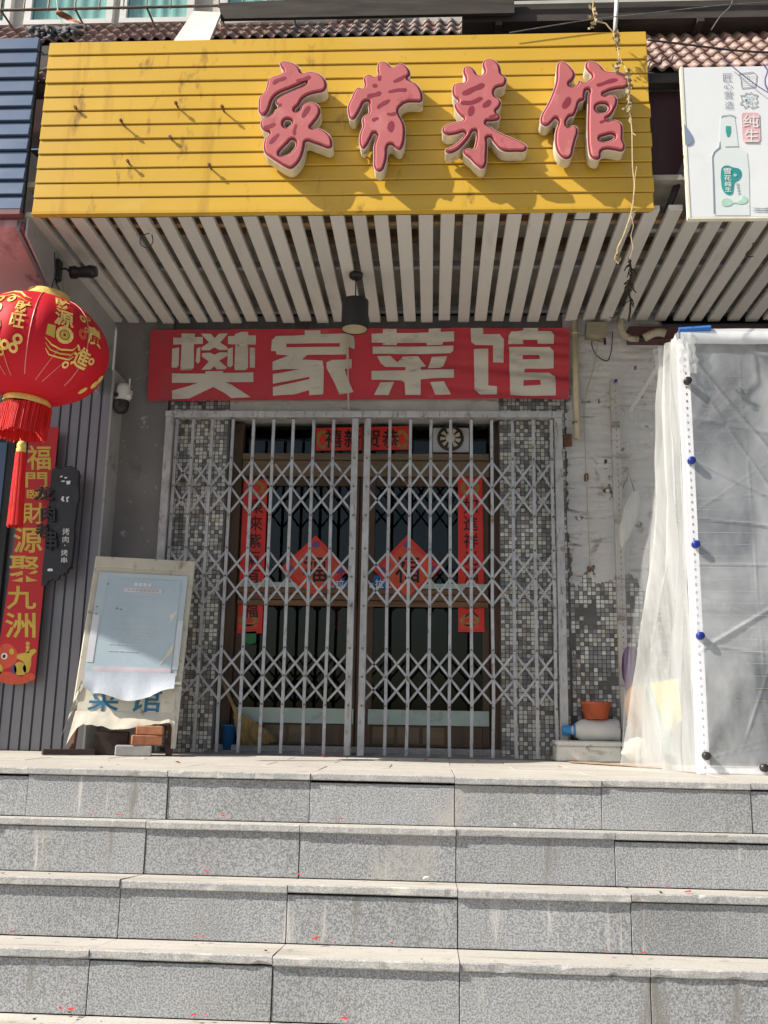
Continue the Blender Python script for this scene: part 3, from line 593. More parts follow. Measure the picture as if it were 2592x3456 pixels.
br = thing('sign_bracket', 'black slanting bracket bar behind the left edge of the beer sign', 'bracket', (2.98, .6, 2.9))
MB().bar(g('E8', 440, 1400, .56), g('E8', 190, 2060, .62), .02, .03).build('bar', 'black_metal', br)

# ================================================================== BEER SIGN (right)
BY = .45
be = thing('advertising_sign', 'white advertising light box with a bottle picture at the upper right', 'sign', (3.7, BY, 2.8))
bx0 = (g('E8', 400, 110, BY).x+g('E8', 490, 2110, BY).x)/2; bzt = g('E8', 400, 105, BY).z; bzb = g('E8', 490, 2110, BY).z
MB().box(bx0, 4.6, BY, BY+.03, bzb, bzt).build('box', 'beer_sign', be, bevel=.004)
MB().box(bx0-.005, bx0+.006, BY-.003, BY+.03, bzb-.003, bzt+.003).build('edge_strip', 'sign_edge', be)
MB().box(bx0, 4.6, BY-.002, BY+.028, bzb-.008, bzb-.002).build('bottom_strip', 'sign_edge', be)
def e8(x0, x1, y0, y1, Y=BY-.003): return quadmap(g('E8', x0, y1, Y), g('E8', x1, y1, Y), g('E8', x0, y0, Y), g('E8', x1, y0, Y))
def pr(frm, pts, m, par, Y, name='print', smooth=False, holes=()): return link(name, outline([xz(frm, pts, Y)]+[xz(frm, h, Y) for h in holes], Y, .001, smooth=smooth), par, m)
for ch, y0, y1 in (('匠', 190, 295), ('心', 320, 398), ('营', 425, 530), ('造', 560, 662)): write(ch, e8(950+(y0-190)*.06, 1070+(y0-190)*.06, y0, y1), 'sign_dark', be, -.005)
pr('E8', [(1155, 200), (1170, 185), (1350, 165), (1400, 205), (1395, 270), (1380, 370), (1200, 390), (1185, 350), (1185, 285)], 'sign_grey', be, BY-.003, holes=[[(1164, 206), (1178, 194), (1346, 174), (1390, 210), (1386, 270), (1371, 361), (1208, 380), (1194, 346), (1194, 284)]])
write('雪', e8(1195, 1365, 200, 360, BY-.004), 'sign_grey', be, -.02)
pr('E8', [(1170, 480), (1235, 470), (1250, 440), (1290, 455), (1330, 435), (1350, 465), (1415, 470), (1390, 520), (1415, 560), (1385, 590), (1420, 625), (1330, 655), (1290, 620), (1235, 655), (1220, 610), (1170, 600), (1200, 545)], 'sign_grey', be, BY-.003, holes=[[(1185, 488), (1240, 480), (1258, 452), (1290, 466), (1326, 447), (1345, 474), (1398, 480), (1380, 520), (1402, 558), (1372, 590), (1402, 620), (1334, 643), (1290, 608), (1242, 640), (1228, 602), (1186, 594), (1212, 545)]])
write('花', e8(1230, 1385, 490, 615, BY-.004), 'sign_grey', be, -.01)
rp = [(1195, 735), (1215, 712), (1405, 712), (1435, 740), (1448, 1075), (1430, 1100), (1240, 1112), (1210, 1080)]
pr('E8', rp, 'sign_pink', be, BY-.003, smooth=False)
write('纯', e8(1212, 1425, 735, 905, BY-.006), 'white_print', be, .01); write('生', e8(1235, 1420, 925, 1100, BY-.006), 'white_print', be, .01)
pr('E8', [(905, 1090), (915, 790), (930, 760), (1090, 755), (1105, 780), (1130, 960), (1150, 1150), (1200, 1185), (1270, 1250), (1295, 1500), (1305, 2080), (840, 2080), (800, 1300), (815, 1245), (880, 1190)], 'bottle_pale', be, BY-.002, smooth=False)
pr('E8', [(918, 775), (940, 748), (1040, 735), (1105, 748), (1105, 770), (1040, 750), (945, 762)], 'sign_grey', be, BY-.004)
pr('E8', [(905, 1085), (897, 1170), (825, 1235), (800, 1300), (812, 1600), (825, 2060), (842, 2060), (828, 1600), (815, 1300), (838, 1240), (912, 1180)], 'sign_dark', be, BY-.004)
pr('E8', [(980, 1158), (1160, 1155), (1160, 1164), (980, 1168)], 'sign_grey', be, BY-.004)
pr('E8', [(920, 1520), (940, 1440), (1000, 1415), (1080, 1440), (1170, 1465), (1195, 1530), (1165, 1600), (1105, 1640), (1085, 1740), (1060, 1800), (1000, 1800), (945, 1740), (925, 1640)], 'label_teal', be, BY-.004, smooth=True)
for ch, y0, y1 in (('雪', 1450, 1530), ('花', 1540, 1615), ('纯', 1625, 1695), ('生', 1700, 1765)): write(ch, e8(955+(y0-1450)*.08, 1060, y0, y1, BY-.007), 'white_print', be, .01)
sn = MB(); c_ = g('E8', 1112, 1545, BY-.0055)
for k in range(3): d = Vector((math.cos(k*math.pi/3+.5), 0, math.sin(k*math.pi/3+.5)))*.009; sn.bar(c_-d, c_+d, .0035, .001, (0, 1, 0))
sn.build('emblem', 'white_print', be)
c_ = g('E8', 1258, 545, BY-.0055); sn = MB()
for k in range(3): d = Vector((math.cos(k*math.pi/3+.5), 0, math.sin(k*math.pi/3+.5)))*.010; sn.bar(c_-d, c_+d, .0025, .001, (0, 1, 0))
sn.build('emblem', 'label_teal', be)
pr('E8', [(985, 890), (1050, 890), (1050, 970), (1030, 1030), (1005, 1030), (985, 960)], 'label_teal', be, BY-.004)
for i, y in enumerate((1650, 1690, 1730, 1770)): pr('E8', [(1122+i*8, y), (1160+i*5, y+4), (1162+i*5, y+30), (1126+i*8, y+26)], 'sign_grey', be, BY-.004)
pr('E8', [(930, 1890), (960, 1860), (1050, 1865), (1080, 1900), (1200, 1860), (1210, 1820), (1265, 1840), (1270, 1900), (1200, 1930), (1090, 1920), (1030, 1955), (935, 1940)], 'mint_print', be, BY-.004, smooth=True)
for y in (1985, 2020): pr('E8', [(1330, y-8), (1480, y), (1560, y-10), (1560, y+8), (1400, y+6)], 'sign_dark', be, BY-.004)
pr('E8', [(430, 860), (475, 925), (525, 1000), (550, 1070), (530, 1120), (470, 1145), (445, 1130)], 'sign_hole', be, BY-.005)

# ================================================================== RED BANNER over the door
YB = 1.965
bn = thing('cloth_banner', 'red cloth banner with four blocky off-white characters above the gate', 'banner', (1.18, YB, 2.3))
q00, q10, q01, q11 = g('D', 318, 866, YB), g('D', 1229, 860, YB), g('D', 326, 712, YB), g('D', 1231, 708, YB)
def wob(x, z):
    u = (x-q00.x)/(q10.x-q00.x); v = (z-q00.z)/(q01.z-q00.z)
    d = .012*nz(x*2.2, z*3, 0)+.006*nz(x*6, z*4+x, 2)+.003*nz(x*17, z*13, 2)
    t = max(0, u-.55)/.45                                   # sagging folds towards the right end
    s = v+.55*(u-.62)                                       # folds run down to the right
    d += t*(.016*math.sin(s*19)*math.exp(-((s-.45)/.3)**2)+.004*math.sin(s*41+1))
    d += .004*math.exp(-((v-.06)/.05)**2)*math.sin(x*21)
    return -abs(d)*.2+d
bqm = quadmap(q00, q10, q01, q11)
def bp_(u, v): p = bqm(u, v); return (p.x, p.y-wob(p.x, p.z), p.z+.004*nz(p.x*4, v*2, 7)*(1 if v in (0, 1) else 0))
MB().grid(bp_, 150, 34).build('cloth', 'banner_red', bn, smooth=True)
def densify(me, mx=.035):
    bm = bmesh.new(); bm.from_mesh(me); bmesh.ops.remove_doubles(bm, verts=bm.verts, dist=1e-5); bmesh.ops.triangulate(bm, faces=bm.faces)
    for _ in range(4):
        es = [e for e in bm.edges if e.calc_length() > mx]
        if not es: break
        bmesh.ops.subdivide_edges(bm, edges=es, cuts=1); bmesh.ops.triangulate(bm, faces=bm.faces)
    for v in bm.verts: v.co.y = YB-.0045-wob(v.co.x, v.co.z)
    bm.to_mesh(me); bm.free()
BC = [('C3', [[(1130, 785), (1212, 785), (1212, 808), (1262, 805), (1262, 850), (1207, 852), (1207, 1000), (1190, 1015), (1125, 1015), (1125, 975), (1130, 852), (1078, 855), (1078, 810), (1130, 810)], [(1072, 880), (1115, 872), (1113, 985), (1100, 1000), (1070, 1000)], [(1225, 880), (1248, 868), (1245, 960), (1232, 975), (1218, 960)],
              [(1250, 785), (1310, 785), (1335, 812), (1362, 783), (1418, 783), (1370, 840), (1415, 870), (1415, 888), (1365, 888), (1335, 872), (1305, 890), (1255, 890), (1255, 872), (1300, 840)], [(1258, 908), (1308, 905), (1335, 918), (1365, 903), (1415, 903), (1415, 925), (1365, 955), (1415, 1000), (1400, 1010), (1350, 1010), (1335, 990), (1310, 1012), (1255, 1012), (1300, 960), (1258, 930)],
              [(1460, 790), (1500, 775), (1545, 775), (1545, 798), (1592, 798), (1592, 855), (1545, 855), (1545, 1000), (1530, 1015), (1462, 1015), (1460, 990), (1465, 855), (1418, 850), (1418, 800), (1460, 800)], [(1418, 880), (1450, 870), (1450, 985), (1435, 998), (1415, 990)], [(1555, 875), (1588, 875), (1588, 1000), (1555, 1000)],
              [(1072, 1036), (1280, 1036), (1280, 1022), (1390, 1020), (1390, 1033), (1578, 1030), (1578, 1088), (1402, 1090), (1442, 1106), (1560, 1180), (1440, 1188), (1400, 1158), (1330, 1120), (1290, 1138), (1180, 1190), (1072, 1194), (1072, 1142), (1180, 1112), (1235, 1092), (1072, 1094)]], []),
      ('C4', [[(330, 768), (428, 768), (428, 790), (600, 788), (632, 805), (640, 830), (640, 885), (548, 885), (548, 846), (215, 848), (215, 870), (600, 868), (605, 915), (345, 918), (312, 946), (440, 955), (448, 1000), (445, 1165), (357, 1170), (357, 1139), (260, 1165), (132, 1174), (132, 1120), (358, 1070), (359, 1056), (132, 1100), (132, 1040), (300, 1007), (210, 1007), (130, 1016), (130, 962), (230, 922), (155, 918), (150, 896), (120, 895), (125, 830), (150, 802), (330, 796)], [(465, 965), (500, 948), (622, 945), (622, 1003), (577, 1005), (587, 1040), (632, 1150), (545, 1165), (518, 1100), (465, 1000)],
              [(745, 788), (815, 785), (815, 760), (900, 757), (900, 782), (1100, 778), (1100, 755), (1175, 753), (1175, 775), (1258, 773), (1258, 835), (1190, 838), (1185, 855), (1090, 858), (1085, 840), (905, 843), (900, 857), (815, 857), (810, 843), (745, 843)], [(752, 868), (1254, 862), (1252, 895), (1235, 910), (752, 913)], [(780, 928), (862, 925), (905, 965), (940, 928), (1035, 925), (1085, 990), (1050, 995), (1050, 1012), (1257, 1010), (1257, 1062), (1120, 1065), (1050, 1072), (1050, 1168), (955, 1168), (950, 1090), (930, 1077), (745, 1075), (745, 1020), (955, 1016), (955, 996), (830, 995), (800, 970)], [(1120, 930), (1215, 928), (1190, 990), (1170, 1000), (1095, 1003)], [(800, 1092), (885, 1087), (850, 1168), (760, 1168)], [(1110, 1088), (1195, 1083), (1240, 1165), (1140, 1165)],
              [(1360, 755), (1437, 752), (1440, 790), (1540, 790), (1568, 820), (1565, 970), (1500, 968), (1500, 860), (1390, 858), (1365, 840)], [(1380, 885), (1470, 882), (1470, 1110), (1525, 1115), (1525, 1165), (1420, 1165), (1385, 1130)]], []),
      ('C5', [[(135, 750), (228, 750), (228, 768), (310, 770), (328, 795), (326, 848), (225, 848), (225, 822), (135, 825), (135, 853), (42, 853), (45, 800), (60, 775), (135, 768)], [(48, 870), (300, 868), (325, 890), (325, 1000), (145, 1003), (145, 1024), (300, 1022), (335, 1045), (340, 1165), (55, 1168)]], [[(132, 922), (235, 920), (240, 945), (132, 948)], [(137, 1078), (240, 1075), (247, 1105), (137, 1112)]])]
for frm, polys, holes in BC:
    for i, pts in enumerate(polys):
        cs = [xz(frm, pts, YB)]+([xz(frm, h, YB) for h in holes] if i == 1 and holes else [])
        me = outline(cs, YB, 0); densify(me); link('stroke', me, bn, 'banner_letter', True)

# ================================================================== FOLDING GATE
YG = 1.947
gf = thing('gate_frame', 'grey worn steel frame around the folding gate', 'frame', (1.22, YG, 0))
MB().box(-.078, -.026, YG-.03, YG+.03, 0, 2.164).build('side_post', 'gate_post', gf, bevel=.003)
MB().box(2.480, 2.53, YG-.03, YG+.03, 0, 2.164).build('side_post', 'gate_post', gf, bevel=.003)
MB().box(-.082, 2.534, YG-.032, YG+.032, 2.165, 2.207).build('top_rail', 'gate_post', gf, bevel=.003)
MB().box(-.02, 2.48, YG-.012, YG+.012, 0.0, .006).build('floor_track', 'rivet_steel', gf)
BANDS = ((1.876, 1.698, 1.52), (1.278, 1.108, .936), (.646, .483, .319))
RV = MB().lathe([(.0075, 0), (.0065, .005), (.002, .007)], (0, 0, 0), 8, (0, -1, 0)).mesh('rivet'); RV.materials.append(MATS['rivet_steel'])
def leaf(label, xs, stile, grp):
    t = thing('folding_gate', label, 'gate', (sum(xs)/len(xs), YG, 0), grp)
    lean = [0]*len(xs)
    for i, x in enumerate(xs):
        if i == stile: 
            MB().box(x-.021, x+.021, YG-.02, YG+.02, .006, 2.16).build('stile', 'gate_post', t, bevel=.002)
            continue
        bx = random.uniform(-.004, .004); kx = random.uniform(-.007, .007)
        b = MB()                                                    # bent U-channel: front web and two flanges
        zz = [.01, .35, .9, 1.5, 2.155]; xx = [x+bx, x+kx*.6, x-kx*.3, x+kx*.2, x]
        for k in range(4):
            b.bar((xx[k], YG-.006, zz[k]), (xx[k+1], YG-.006, zz[k+1]), .0190, .003, (0, 1, 0))
            for sgn in (-1, 1): b.bar((xx[k]+sgn*.0081, YG+.002, zz[k]), (xx[k+1]+sgn*.0081, YG+.002, zz[k+1]), .003, .014, (0, 1, 0))
        b.build('upright', 'gate_paint', t)
    for (z2, z1, z0) in BANDS:
        for i, x in enumerate(xs):
            for z in (z2+.012, z1, z0-.012): inst('rivet', RV, (x, YG-.0075 if i != stile else YG-.02, z), t)
        n = len(xs)
        def lk(a, b, y):
            d = (Vector(b)-Vector(a)).normalized(); wb = random.uniform(-.002, .002); a = (a[0], y, a[1]+wb); b = (b[0], y, b[1]-wb)
            MB().bar(a, b, .0138, .0035, (0, 1, 0)).build('link', 'gate_paint', t)
        e = .008
        for i in range(n-2):
            lk((xs[i]+e, z2-.012), (xs[i+2]-e, z0+.012), YG+.012)       # falling to the right, behind
            lk((xs[i]+e, z0+.012), (xs[i+2]-e, z2-.012), YG+.007)       # rising to the right, in front
        for (i0, i1) in ((0, 1), (n-1, n-2)):
            for zt in (z2-.012, z0+.012):
                lk((xs[i0], z1), (xs[i1]-(xs[i1]-xs[i0])*.06, zt), YG+(.012 if zt > z1 else .007))
    return t
xl = [g('D3', q, 1000, YG).x for q in (52, 195, 352, 520, 688, 852, 1012, 1180, 1342)]
xl[0] = -.006; xst = g('D3', 1528, 700, YG).x
leaf('left leaf of the grey scissor gate closed across the door', xl+[xst], 9, None)
xrr = [g('D5', q, 640, YG).x for q in (250, 405, 560, 708, 864, 1018, 1175, 1332)]
xs2 = g('D5', 82, 640, YG).x
leaf('right leaf of the grey scissor gate closed across the door', [xs2]+xrr+[2.462], 0, None)

# ================================================================== DOOR behind the gate
DY = 2.20
dw = thing('wooden_door', 'dark glazed double door in a brown wooden frame behind the gate', 'door', (1.22, DY, 0))
def dx(x): return g('D', x, 1300, DY).x
def dzc(y): return g('D', 780, y, DY).z
L0, L1, C0, C1, R0, R1 = dx(492), dx(512), dx(764), dx(800), dx(1058), dx(1082)
zt, ztr1, ztr0, zm1, zm0, zb1, zb0, zk0 = 2.19, dzc(985), dzc(1032), dzc(1272), dzc(1312), dzc(1532), dzc(1565), dzc(1600)
MB().box(L0, L1, DY-.06, DY+.05, .05, zt).build('jamb', 'wood_door', dw, bevel=.004); MB().box(R0, R1, DY-.06, DY+.05, .05, zt).build('jamb', 'wood_door', dw, bevel=.004)
MB().box(L0-.04, L0-.002, DY-.09, DY+.05, .0, zt).build('casing', 'old_white_paint', dw, bevel=.004); MB().box(R1+.002, R1+.035, DY-.09, DY+.05, .0, zt).build('casing', 'old_white_paint', dw, bevel=.004)
MB().box(C0+.03, C1-.03, DY-.03, DY+.05, .05, zt).build('mullion', 'wood_door', dw, bevel=.003)
MB().box(L1+.001, R0-.001, DY-.05, DY+.045, ztr0, ztr1-.045).build('transom_rail', 'wood_pale', dw, bevel=.004)
MB().box(L1+.001, R0-.001, DY-.07, DY+.045, ztr1-.043, ztr1).build('transom_ledge', 'wood_pale', dw, bevel=.004)
for a, b in ((L1, C0+.028), (C1-.028, R0)):
    MB().box(a+.002, b-.002, DY+.0, DY+.005, ztr1+.001, zt).build('transom_pane', 'glass', dw)
    lf = MB(); sw = .05
    lf.box(a+.003, a+sw, DY-.02, DY+.025, .06, ztr0-.003); lf.box(b-sw, b-.003, DY-.02, DY+.025, .06, ztr0-.003)
    lf.box(a+sw, b-sw, DY-.02, DY+.025, .06, zb0); lf.box(a+sw, b-sw, DY-.02, DY+.025, ztr0-.06, ztr0-.003)
    lo = lf.build('leaf', 'wood_door', dw, bevel=.003)
    MB().box(a+sw, b-sw, DY+.004, DY+.009, zb1+.001, ztr0-.061).build('pane', 'glass', lo)
    MB().box(a+.03, b-.01, DY-.034, DY-.021, zb0+.002, zb1).build('kick_strip', 'mint_paint', lo)
    MB().box(a+.02, b-.02, DY-.03, DY-.021, zm1+.002, zm1+.035).build('ledge_strip', 'mint_paint', lo)
    for k in range(3): MB().box(a+.01, b-.01, DY-.045+.004*k, DY-.021, zm0+.002+k*(zm1-zm0)/3, zm0+(k+1)*(zm1-zm0)/3-.002).build('cross_slat', 'wood_old', lo, bevel=.003)
    for k in range(3): MB().box(a+sw+.01+k*.16, a+sw+.15+k*.16, DY-.026, DY-.0205, .075, zb0-.012).build('kick_panel', 'wood_pale', lo, bevel=.002)
MB().box(L0-.05, R1+.05, DY-.14, DY+.3, -.01, .055).build('sill', 'stone_sill', dw, bevel=.006)
MB().box(L0-.06, R1+.06, 2.0, DY-.141, -.02, .02).build('threshold', 'concrete', dw)
# folds of dark curtain inside
cu_ = thing('door_curtain', 'dark curtain hanging inside behind the door glass', 'curtain', (1.22, 2.5, 0))
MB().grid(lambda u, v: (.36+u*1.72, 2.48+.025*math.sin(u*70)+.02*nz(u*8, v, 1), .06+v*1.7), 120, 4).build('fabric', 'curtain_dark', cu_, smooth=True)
# papers on the door
PY = DY-.028
def paper(name, label, cat, frm, quad, m, extra=None, Y=PY, t=.0015):
    o = thing(name, label, cat, g(frm, *quad[2], Y)); pts = xz(frm, quad, Y)
    link('sheet', outline([pts], Y, t), o, m)
    return o
hb = paper('greeting_strip', 'small horizontal red paper with black lucky characters at the top of the door', 'paper strip', 'M', [(583, 82), (1160, 70), (1160, 218), (583, 224)], 'couplet_red_door', Y=DY-.012)
for i, ch in enumerate('禧新贺恭'): write(ch, quadmap(*[g('M', 640+i*118+a*105, 205-b*115, DY-.015) for a, b in ((0, 0), (1, 0), (0, 1), (1, 1))]), 'ink', hb, .012)
for x0 in (607, 1098): pr('M', [(x0, 100), (x0+35, 98), (x0+40, 205), (x0+4, 208)], 'dull_gold', hb, DY-.014, smooth=True, holes=[[(x0+12, 120), (x0+27, 119), (x0+29, 188), (x0+13, 190)]])
lc = paper('couplet_strip', 'tall red paper couplet with black writing on the left door post', 'couplet', 'M', [(135, 405), (283, 400), (247, 1360), (92, 1360)], 'couplet_red_door')
rc = paper('couplet_strip', 'tall red paper couplet with black writing on the right door post', 'couplet', 'M', [(1466, 393), (1617, 390), (1632, 1352), (1468, 1352)], 'couplet_red_door')
for (o, s, (xt, xb)) in ((lc, '東來紫氣有吉福', (212, 175)), (rc, '如進祥光滿吉大', (1545, 1552))):
    for i, ch in enumerate(s):
        y0 = 520+i*108; xm = xt+(xb-xt)*(i/6.5); write(ch, quadmap(*[g('M', xm-44+a*88, y0+94-b*94, PY-.003) for a, b in ((0, 0), (1, 0), (0, 1), (1, 1))]), 'ink', o, .01)
    pr('M', [(xt-52, 430), (xt+48, 428), (xt+50, 480), (xt+10, 495), (xt-50, 488)], 'dull_gold', o, PY-.002, smooth=True, holes=[[(xt-30, 445), (xt+25, 445), (xt+22, 470), (xt-25, 472)]])
    pr('M', [(xb-68, 1262), (xb+42, 1260), (xb+42, 1292), (xb-68, 1294)], 'dull_gold', o, PY-.002, smooth=True, holes=[[(xb-45, 1272), (xb+20, 1271), (xb+20, 1282), (xb-45, 1283)]])
    pr('M', [(xb-72, 1305), (xb+44, 1303), (xb+44, 1330), (xb-73, 1332)], 'orange_print', o, PY-.002)
for lab, top, lft, bot, rgt, ch in (('red diamond lucky paper on the left door glass', (583, 750), (365, 950), (520, 1098), (786, 968), '福'), ('red diamond lucky paper on the right door glass', (1152, 748), (940, 965), (1180, 1150), (1362, 955), '福')):
    bot = (lft[0]+rgt[0]-top[0], lft[1]+rgt[1]-top[1])
    o = paper('lucky_diamond', lab, 'paper diamond', 'M', [top, rgt, bot, lft], 'couplet_red_door', Y=PY-.008)
    cx, cy = (top[0]+bot[0])/2, (top[1]+bot[1])/2
    sh_ = lambda p, k: (cx+(p[0]-cx)*k, cy+(p[1]-cy)*k)
    pr('M', [sh_(p, .84) for p in (top, rgt, bot, lft)], 'orange_print', o, PY-.0105)
    write(ch, quadmap(*[g('M', cx-75+a*150, cy+85-b*165, PY-.0125) for a, b in ((0, 0), (1, 0), (0, 1), (1, 1))]), 'ink', o, .012)
    for p in (top, rgt, lft): k = sh_(p, .74); pr('M', [(k[0]-24, k[1]+10), (k[0], k[1]-18), (k[0]+24, k[1]+10), (k[0], k[1]+22)], 'purple_print', o, PY-.0115, smooth=True)
for lab, pts, cx, cy in (('blue pull sticker beside the left diamond on the door', [(690, 1050), (745, 1010), (782, 1050), (775, 1095), (705, 1096)], 733, 1050), ('blue pull sticker beside the right diamond on the door', [(942, 1000), (975, 1000), (1040, 1055), (1012, 1095), (938, 1096)], 980, 1050)):
    o = paper('pull_sticker', lab, 'sticker', 'M', pts, 'blue_sticker', Y=PY-.005)
    write('拉', quadmap(*[g('M', cx-28+a*52, cy+28-b*55, PY-.0068) for a, b in ((0, 0), (1, 0), (0, 1), (1, 1))]), 'white_print', o, .01)
gp = paper('green_paper', 'small green paper below the left couplet behind the gate', 'paper', 'D4', [(655, 432), (748, 428), (742, 520), (700, 532), (655, 515)], 'green_paper')
ro = thing('red_ornament', 'red hanging knot ornament behind the middle of the door glass', 'ornament', g('D4', 1400, 430, DY+.12))
for (x, y, r_) in ((1400, 260, .03), (1375, 330, .035), (1400, 390, .032), (1440, 290, .02)): MB().lathe([(r_*math.sin(a*.45), -r_*math.cos(a*.45)) for a in range(8)], g('D4', x, y, DY+.10), 10).build('knot', 'red_ornament', ro, True)
# ventilation fan in the transom
fn = thing('ventilation_fan', 'round ventilation fan on a grey plate in the door transom', 'fan', g('M', 1420, 235, DY))
fx0, fx1 = g('M', 1312, 60, DY-.02), g('M', 1536, 236, DY-.02)
MB().box(fx0.x, fx1.x, DY-.03, DY-.01, fx1.z, zt-.02).build('plate', 'fan_plate', fn, bevel=.004)
fc = g('M', 1420, 142, DY-.05)
MB().lathe([(.086, 0), (.09, .008), (.086, .02), (.076, .022)], (fc.x, DY-.032, fc.z), 28, (0, -1, 0)).build('ring', 'fan_dark', fn, True)
MB().lathe([(.001, .001), (.084, .001)], (fc.x, DY-.0305, fc.z), 28, (0, -1, 0)).build('housing', 'fan_dark', fn)
bl = MB()
for k in range(9):
    a = k*2*math.pi/9+.2; c1, s1 = math.cos(a), math.sin(a); c2, s2 = math.cos(a+.42), math.sin(a+.42)
    MB().add([(fc.x+.036*c1, DY-.037, fc.z+.036*s1), (fc.x+.068*c1, DY-.04, fc.z+.068*s1), (fc.x+.072*c2, DY-.044, fc.z+.072*s2), (fc.x+.036*c2, DY-.042, fc.z+.036*s2)], [(0, 1, 2, 3)]).build('blade', 'fan_blade', fn)
MB().lathe([(.034, 0), (.034, .012), (.026, .018), (.001, .02)], (fc.x, DY-.04, fc.z), 20, (0, -1, 0)).build('hub', 'fan_blade', fn, True)
# broom and bucket
bw = thing('straw_broom', 'straw broom leaning in the left corner behind the gate', 'broom', (.52, 2.06, .02))
top = g('D4', 470, 820, 2.10); mid = g('D4', 590, 1090, 2.08); 
MB().tube([g('D4', 440, 560, 2.11), top, mid], .012, 8).build('handle', 'straw', bw)
for k in range(170):
    a = random.random(); e_ = g('D4', 600+a*300, 1370-a*60+random.uniform(-40, 10), 2.07-random.uniform(0, .035)); s_ = mid+Vector((random.uniform(-.02, .03), random.uniform(-.012, .012), random.uniform(-.02, .01)))
    m_ = s_.lerp(e_, .5)+Vector((.012*a, 0, .012*a)); bl.tube([s_, m_, e_], [.0028, .0025, .0012], 4, False)
ob = bl.build('bristles', 'straw', bw); ob['kind'] = 'stuff'
bk = thing('bucket', 'blue plastic bucket on the sill behind the gate', 'bucket', (.36, 2.07, .02))
a, b = g('D4', 455, 1330, 2.06), g('D4', 570, 1330, 2.06); c_ = Vector(((a.x+b.x)/2, 2.09, .022)); hr = (b.x-a.x)/2; hz = g('D4', 510, 1185, 2.06).z-.022
MB().lathe([(.0, 0), (hr*.86, .0), (hr, hz), (hr*1.06, hz), (hr*1.06, hz+.008), (hr*.95, hz+.008), (hr*.82, .01), (.0, .01)], c_, 24).build('pail', 'bucket_blue', bk, True)

# ================================================================== PENDANT LAMP, rod
pl = thing('pendant_lamp', 'black cylinder pendant lamp hanging from the slatted ceiling', 'lamp', (1.18, 1.2, 2.5))
PYl = 1.25
ca = g('D', 769, 597, PYl); sh = g('D', 769, 645, PYl); sb = g('D', 769, 708, PYl); rr = abs(g('D', 798, 680, PYl).x-g('D', 740, 680, PYl).x)/2
ZC = ZS-.002
MB().lathe([(.0, -.001), (.042, -.001), (.042, -.02), (.034, -.03), (0, -.03)], (ca.x, PYl, ZC), 24).build('ceiling_rose', 'black_metal', pl, True)
zc1 = g('D', 769, 650, PYl).z; zc0 = g('D', 769, 712, PYl).z
MB().tube([(ca.x, PYl, ZC-.03), (ca.x, PYl, zc1)], .004, 6).build('cord', 'black_metal', pl)
MB().lathe([(.0, zc1), (rr*.97, zc1), (rr, zc1-.006), (rr, zc0), (rr*.94, zc0), (rr*.94, zc1-.02), (0, zc1-.02)], (ca.x, PYl, 0), 32).build('shade', 'black_metal', pl)
MB().lathe([(rr*.93, zc0+.004), (rr*.93, zc1-.03), (.0, zc1-.03)], (ca.x, PYl, 0), 32).build('reflector', 'lamp_inner', pl, True)
rd = thing('hanging_rod', 'thin grey rod hanging in front of the banner below the lamp', 'rod', (1.16, YB-.04, 2.2))
p0 = g('D', 750, 715, YB-.04); p1 = g('D', 753, 885, YB-.04)
MB().tube([p0, p1], .005, 8).build('tube', 'old_white_paint', rd); MB().tube([p0, p0.lerp(p1, .45)], .0085, 8).build('sleeve', 'cream_pipe', rd)

# ================================================================== LEFT: lantern, couplet, black board, camera, floodlight
LY = .75
ln = thing('red_lantern', 'big round red lantern with gold writing and tassels at the left', 'lantern', g('D', 85, 1140, LY))
lcn = g('D', 82, 756, LY); RX = (g('D', 229, 760, LY)-lcn).x; RZ = (g('D', 90, 650, LY).z-g('D', 80, 862, LY).z)/2*1.04
TLT = R(6)
def lt(p): x, y, z = p; return Vector((lcn.x+x*math.cos(TLT)+z*math.sin(TLT), LY+y, lcn.z-x*math.sin(TLT)+z*math.cos(TLT)))
LON0 = R(21)
def ell(lon, lat, k=1.): # lon 0 faces the camera
    lon += LON0
    rib = 1-.022*abs(math.sin(lon*7)); r_ = RX*math.cos(lat)**.92*rib*k
    return lt((r_*math.sin(lon), -r_*math.cos(lon), RZ*math.sin(lat)*k))
MB().grid(lambda u, v: ell(u*2*math.pi, R(-80+160*v)), 112, 36).build('body', 'lantern_red', ln, True)
MB().lathe([(RX*.33, RZ*.93), (RX*.33, RZ*1.03), (RX*.30, RZ*1.07), (RX*.30, RZ*1.10), (RX*.22, RZ*1.1), (RX*.22, RZ*1.0)], (0, 0, 0), 28)
cp_ = MB().lathe([(RX*.36, RZ*.92), (RX*.33, RZ*1.0), (RX*.30, RZ*1.05), (RX*.30, RZ*1.10), (RX*.2, RZ*1.1)], (0, 0, 0), 28); cp_.v = [tuple(lt(v)) for v in cp_.v]; cp_.build('top_cap', 'gold_lantern', ln, True)
cp_ = MB().lathe([(RX*.28, -RZ*.93), (RX*.33, -RZ*1.0), (RX*.33, -RZ*1.08)], (0, 0, 0), 28); cp_.v = [tuple(lt(v)) for v in cp_.v]; cp_.build('bottom_cap', 'gold_lantern', ln, True)
hg = MB().tube([lt((0, 0, RZ*1.08)), lt((.01, 0, RZ*1.5)), (lcn.x+.04, LY, 2.75)], .004, 6); hg.build('hanger', 'cable', ln)
for lo in (4, 52, -44):
    mb = MB(); mb.tube([ell(R(lo-8), R(66-i*9.5), 1.006) for i in range(13)], .0028, 5); mb.build('rib', 'lantern_rib', ln)
